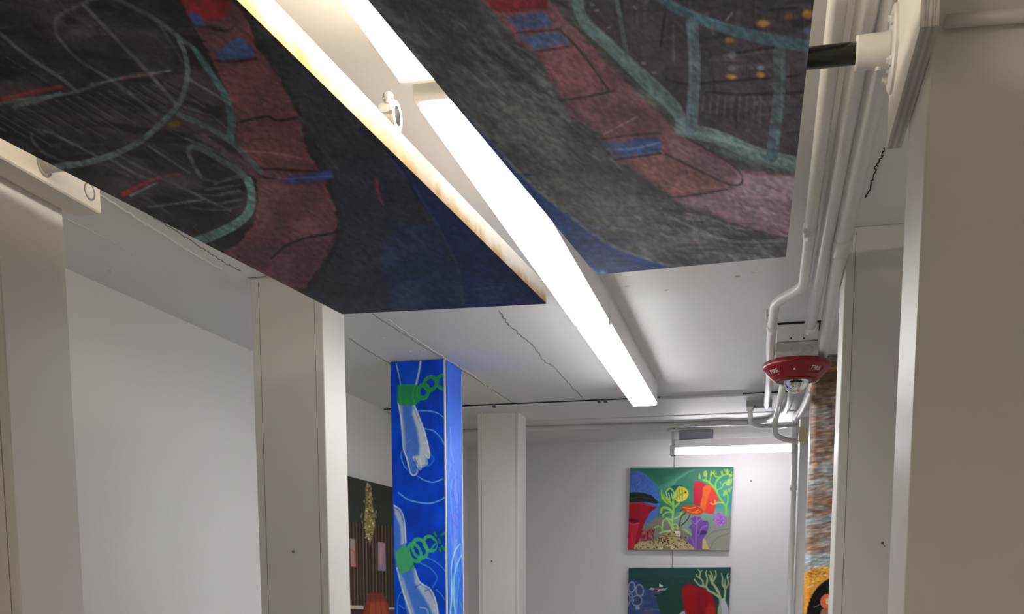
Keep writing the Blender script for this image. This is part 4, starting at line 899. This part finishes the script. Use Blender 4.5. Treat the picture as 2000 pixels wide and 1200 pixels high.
for i in range(60):
    rs = random.Random(i + 50); a_ = rs.uniform(0, 6.28); r_ = rs.uniform(0, 80); Q.ell(*z4((1298 + r_ * math.cos(a_), 728 + r_ * math.sin(a_)))[0], 1.2, 1, rs.choice([(132, 80, 176), (196, 156, 224), (150, 100, 190)]), .8)
d = .022; yq = YF - d
wm = art('reef_paint', .4, 120, (1, 1, 1), .1, .05)
wall_art('bright coral reef painting with yellow fish and red sponge, upper of two on far wall', [ony(1231, 914, yq), ony(1432.5, 912.5, yq), ony(1226, 1074, yq), ony(1424, 1076, yq)], Q, [1.0] * 3, wm, 210, 260, d, M['grey_side'])
# ---- coral reef, lower
W = Ras(1210, 1095, 1445, 1330, 2.2, (40, 84, 80))
z5 = lambda *p: zz(1200, 1080, .125, *p)
W.mul(W.noise(60, 6, 3), .9, 1.1); W.poly(z5((480, 600), (1100, 500), (1100, 2000), (480, 2000)), (38, 78, 66), .7, 0, 25)
W.poly(z5((210, 440), (320, 440), (480, 530), (600, 640), (660, 740), (690, 860), (720, 1000), (720, 2000), (200, 2000)), (58, 88, 140), 1, 0, 4)
for i in range(24):
    rs = random.Random(i + 2); x, y = rs.uniform(240, 600), rs.uniform(620, 1000); W.stroke(z5((x, y), (x + rs.uniform(60, 150), y + rs.uniform(-10, 20))), rs.uniform(3, 6), rs.choice([(120, 104, 142), (44, 88, 142), (98, 96, 150), (66, 108, 160)]), .6)
for (cx, cy, rx, ry, ro) in [(395, 590, 58, 88, -.15), (350, 750, 80, 78, 0), (270, 540, 50, 80, .1), (205, 730, 38, 90, 0)]: W.ell(*z5((cx, cy))[0], rx * .125, ry * .125, (70, 84, 124), .8, ro); W.ell(*z5((cx, cy))[0], rx * .125, ry * .125, (158, 172, 206), .95, ro, ring=2.2)
W.poly(z5((330, 840), (390, 840), (400, 890), (330, 890)), (164, 176, 208), .95); W.poly(z5((300, 520), (350, 545), (320, 580)), (164, 176, 208), .95); W.stroke(z5((220, 640), (280, 660), (260, 700)), 2.2, (150, 164, 200), .9); W.poly(z5((275, 735), (310, 720), (305, 780)), (190, 204, 224), .9)
W.poly(z5((538, 578), (570, 548), (630, 550), (700, 556), (790, 560), (832, 548), (800, 588), (720, 592), (640, 574), (600, 586)), (170, 190, 196), 1, 0, 1.2); W.stroke(z5((620, 556), (680, 566), (740, 556)), 1.8, (150, 30, 40), .95); W.poly(z5((700, 480), (762, 520), (745, 538), (700, 538)), (226, 236, 236), 1); W.poly(z5((690, 580), (720, 585), (664, 622)), (226, 234, 236), 1)
W.poly(z5((1052, 600), (1070, 530), (1130, 490), (1210, 490), (1270, 530), (1300, 530), (1440, 590), (1540, 680), (1570, 780), (1590, 1000), (1590, 2000), (1180, 2000), (1110, 960), (1070, 800)), (176, 22, 30), 1, 0, 1.5); W.poly(z5((1290, 550), (1400, 590), (1520, 690), (1470, 760), (1400, 1000), (1300, 1000), (1270, 760)), (150, 16, 40), .7, 0, 8); W.poly(z5((1420, 880), (1500, 800), (1580, 860), (1590, 1100), (1420, 1100)), (204, 50, 34), .8, 0, 6)
sg = (178, 196, 150)
for q, w in ((z5((1640, 2000), (1635, 1000), (1660, 800), (1640, 660), (1580, 540), (1520, 460), (1490, 360)), 7), (z5((1640, 700), (1560, 640), (1470, 590), (1430, 540), (1330, 510), (1280, 460), (1248, 418)), 5), (z5((1390, 520), (1380, 450), (1340, 400), (1285, 370), (1285, 335)), 4), (z5((1330, 380), (1340, 310), (1308, 262)), 3.4), (z5((1340, 310), (1370, 275)), 2.6), (z5((1430, 540), (1450, 420), (1430, 330), (1440, 280)), 4), (z5((1520, 460), (1530, 360), (1495, 290)), 3.8), (z5((1500, 380), (1468, 345)), 2.6), (z5((1540, 450), (1590, 350), (1578, 285)), 3.8), (z5((1720, 720), (1730, 580), (1690, 500), (1690, 400), (1672, 325)), 4), (z5((1730, 580), (1780, 480), (1760, 370), (1780, 325)), 3.4), (z5((1770, 400), (1808, 372)), 2.6), (z5((1725, 530), (1725, 425)), 3)): W.stroke(q, w, sg, 1, w2=max(1.5, w * .55))
W.poly(z5((1670, 730), (1710, 705), (1750, 780), (1790, 900), (1800, 1100), (1660, 1100)), (208, 212, 226), 1, 0, 2); W.poly(z5((1020, 950), (1060, 920), (1105, 910), (1110, 1000), (1010, 1000)), (196, 196, 206), 1, 0, 2)
q0_, q1_ = ony(1228, 1110, yq), ony(1427, 1108.5, yq)
wall_art('darker coral painting with plastic rings and red sponge, lower on far wall', [q0_, q1_, ony(1226, 1200, yq) - [.004, 0, .2], ony(1423, 1200, yq) - [.006, 0, .2]], W, [1.0] * 3, wm, 260, 260, d, M['dark_side'])
# ---- chandelier painting on the left wall
T = Ras(640, 900, 800, 1420, 1.8, (44, 40, 34))
zd = D
T.poly(zd((60, 100), (460, 200), (460, 530), (200, 500), (60, 470)), (44, 48, 38), 1, 0, 3); T.poly(zd((80, 130), (440, 220), (440, 360), (80, 260)), (40, 42, 34), .7, 0, 20); T.poly(zd((90, 350), (440, 400), (440, 510), (90, 480)), (36, 54, 42), .6, 0, 20)
for i in range(40):
    rs = random.Random(i + 8); x, y = rs.uniform(90, 430), rs.uniform(160, 420); T.stroke(zd((x, y), (x + rs.uniform(-40, 40), y + rs.uniform(40, 110))), 2, rs.choice([(66, 62, 40), (30, 34, 28), (56, 64, 48)]), .35)
T.poly(zd((60, 470), (200, 490), (460, 530), (460, 1700), (60, 1700)), (46, 36, 32), 1, 0, 2)
for k in range(15):
    x = 95 + k * 25; T.stroke(zd((x, 480 + (x - 80) * .12), (x + 12 - k * .5, 1140)), 1.5, (140, 118, 82) if k % 3 else (104, 86, 60), .85, 0); T.stroke(zd((x + 10, 485 + (x - 80) * .12), (x + 22 - k * .5, 1140)), 1.6, (26, 22, 20), .8, 0)
gd = (176, 164, 104)
T.poly(zd((235, 165), (260, 210), (268, 330), (285, 420), (292, 500), (275, 590), (255, 640), (250, 680), (244, 640), (215, 560), (203, 480), (212, 380), (218, 260), (215, 210)), (138, 126, 74), 1, 0, 2)
for i in range(150):
    rs = random.Random(i + 15); y = rs.uniform(180, 620); wd = 16 + 26 * max(0, 1 - abs(y - 480) / 260); x = 244 + rs.uniform(-wd, wd); T.ell(*zd((x, y))[0], rs.uniform(.7, 2), rs.uniform(.8, 2.4), rs.choice([(206, 196, 140), (226, 222, 186), (92, 80, 40), (160, 150, 90), (62, 54, 34)]), .85)
for (x, y) in [(188, 420), (290, 420), (182, 440), (296, 440), (205, 320), (268, 300), (190, 480), (298, 400)]: T.ell(*zd((x, y))[0], 1, 3, (196, 190, 140), .8)
T.poly(zd((92, 610), (135, 615), (140, 830), (100, 830)), (150, 156, 140), 1, 0, 1.5, (196, 120, 130)); T.stroke(zd((100, 700), (130, 720), (135, 780)), 3, (190, 90, 70), .8); T.stroke(zd((138, 615), (144, 835)), 1.6, (90, 70, 50), .9)
T.poly(zd((312, 635), (368, 645), (375, 865), (312, 862)), (176, 132, 150), 1, 0, 1.5, (140, 128, 150)); T.stroke(zd((340, 690), (335, 800)), 5, (200, 150, 150), .6); T.stroke(zd((372, 645), (378, 870)), 1.4, (90, 66, 60), .9)
T.poly(zd((60, 1130), (200, 1135), (200, 1165), (60, 1160)), (186, 176, 160), 1, 0, 1.5); T.poly(zd((390, 1150), (470, 1145), (470, 1200), (400, 1200)), (190, 184, 176), 1, 0, 2); T.poly(zd((60, 1165), (470, 1165), (470, 1700), (60, 1700)), (60, 40, 36), .9, 0, 3)
T.poly(zd((235, 1035), (355, 1035), (395, 1130), (400, 1230), (380, 1300), (210, 1300), (195, 1200)), (122, 48, 34), 1, 0, 2); T.poly(zd((240, 1110), (360, 1100), (390, 1200), (360, 1290), (230, 1290)), (170, 76, 34), .9, 1, 10)
for x in (255, 295, 330): T.stroke(zd((x, 1040), (x - (295 - x) * .5, 1300)), 1.4, (80, 26, 22), .7)
Lx = XL(3.8) + .022
def onleft(px, py):
    # the front of a canvas hung on the slightly skewed left wall
    n_ = np.array([1, -.0215, 0]); return onplane(px, py, n_, -1.583 + .018)
tl_, tr_ = onleft(650, 924), onleft(800, 960)
tl_[2] = tr_[2] = (onleft(682, 932)[2] + onleft(768, 952)[2]) / 2
bl_, br_ = tl_ - [0, 0, 1.0], tr_ - [0, 0, 1.0]
wall_art('tall dark painting of a chandelier and red lampshade on the left wall', [tl_, tr_, bl_, br_], T, [1.3] * 3, art('chandelier_paint', .45, 120, (1, 1, 1), .1, .05), 560, 130, .017, M['dark_side'])

# ---------------------------------------------------------------- tidy up
for o in bpy.data.objects:
    if '_o' in o: del o['_o']
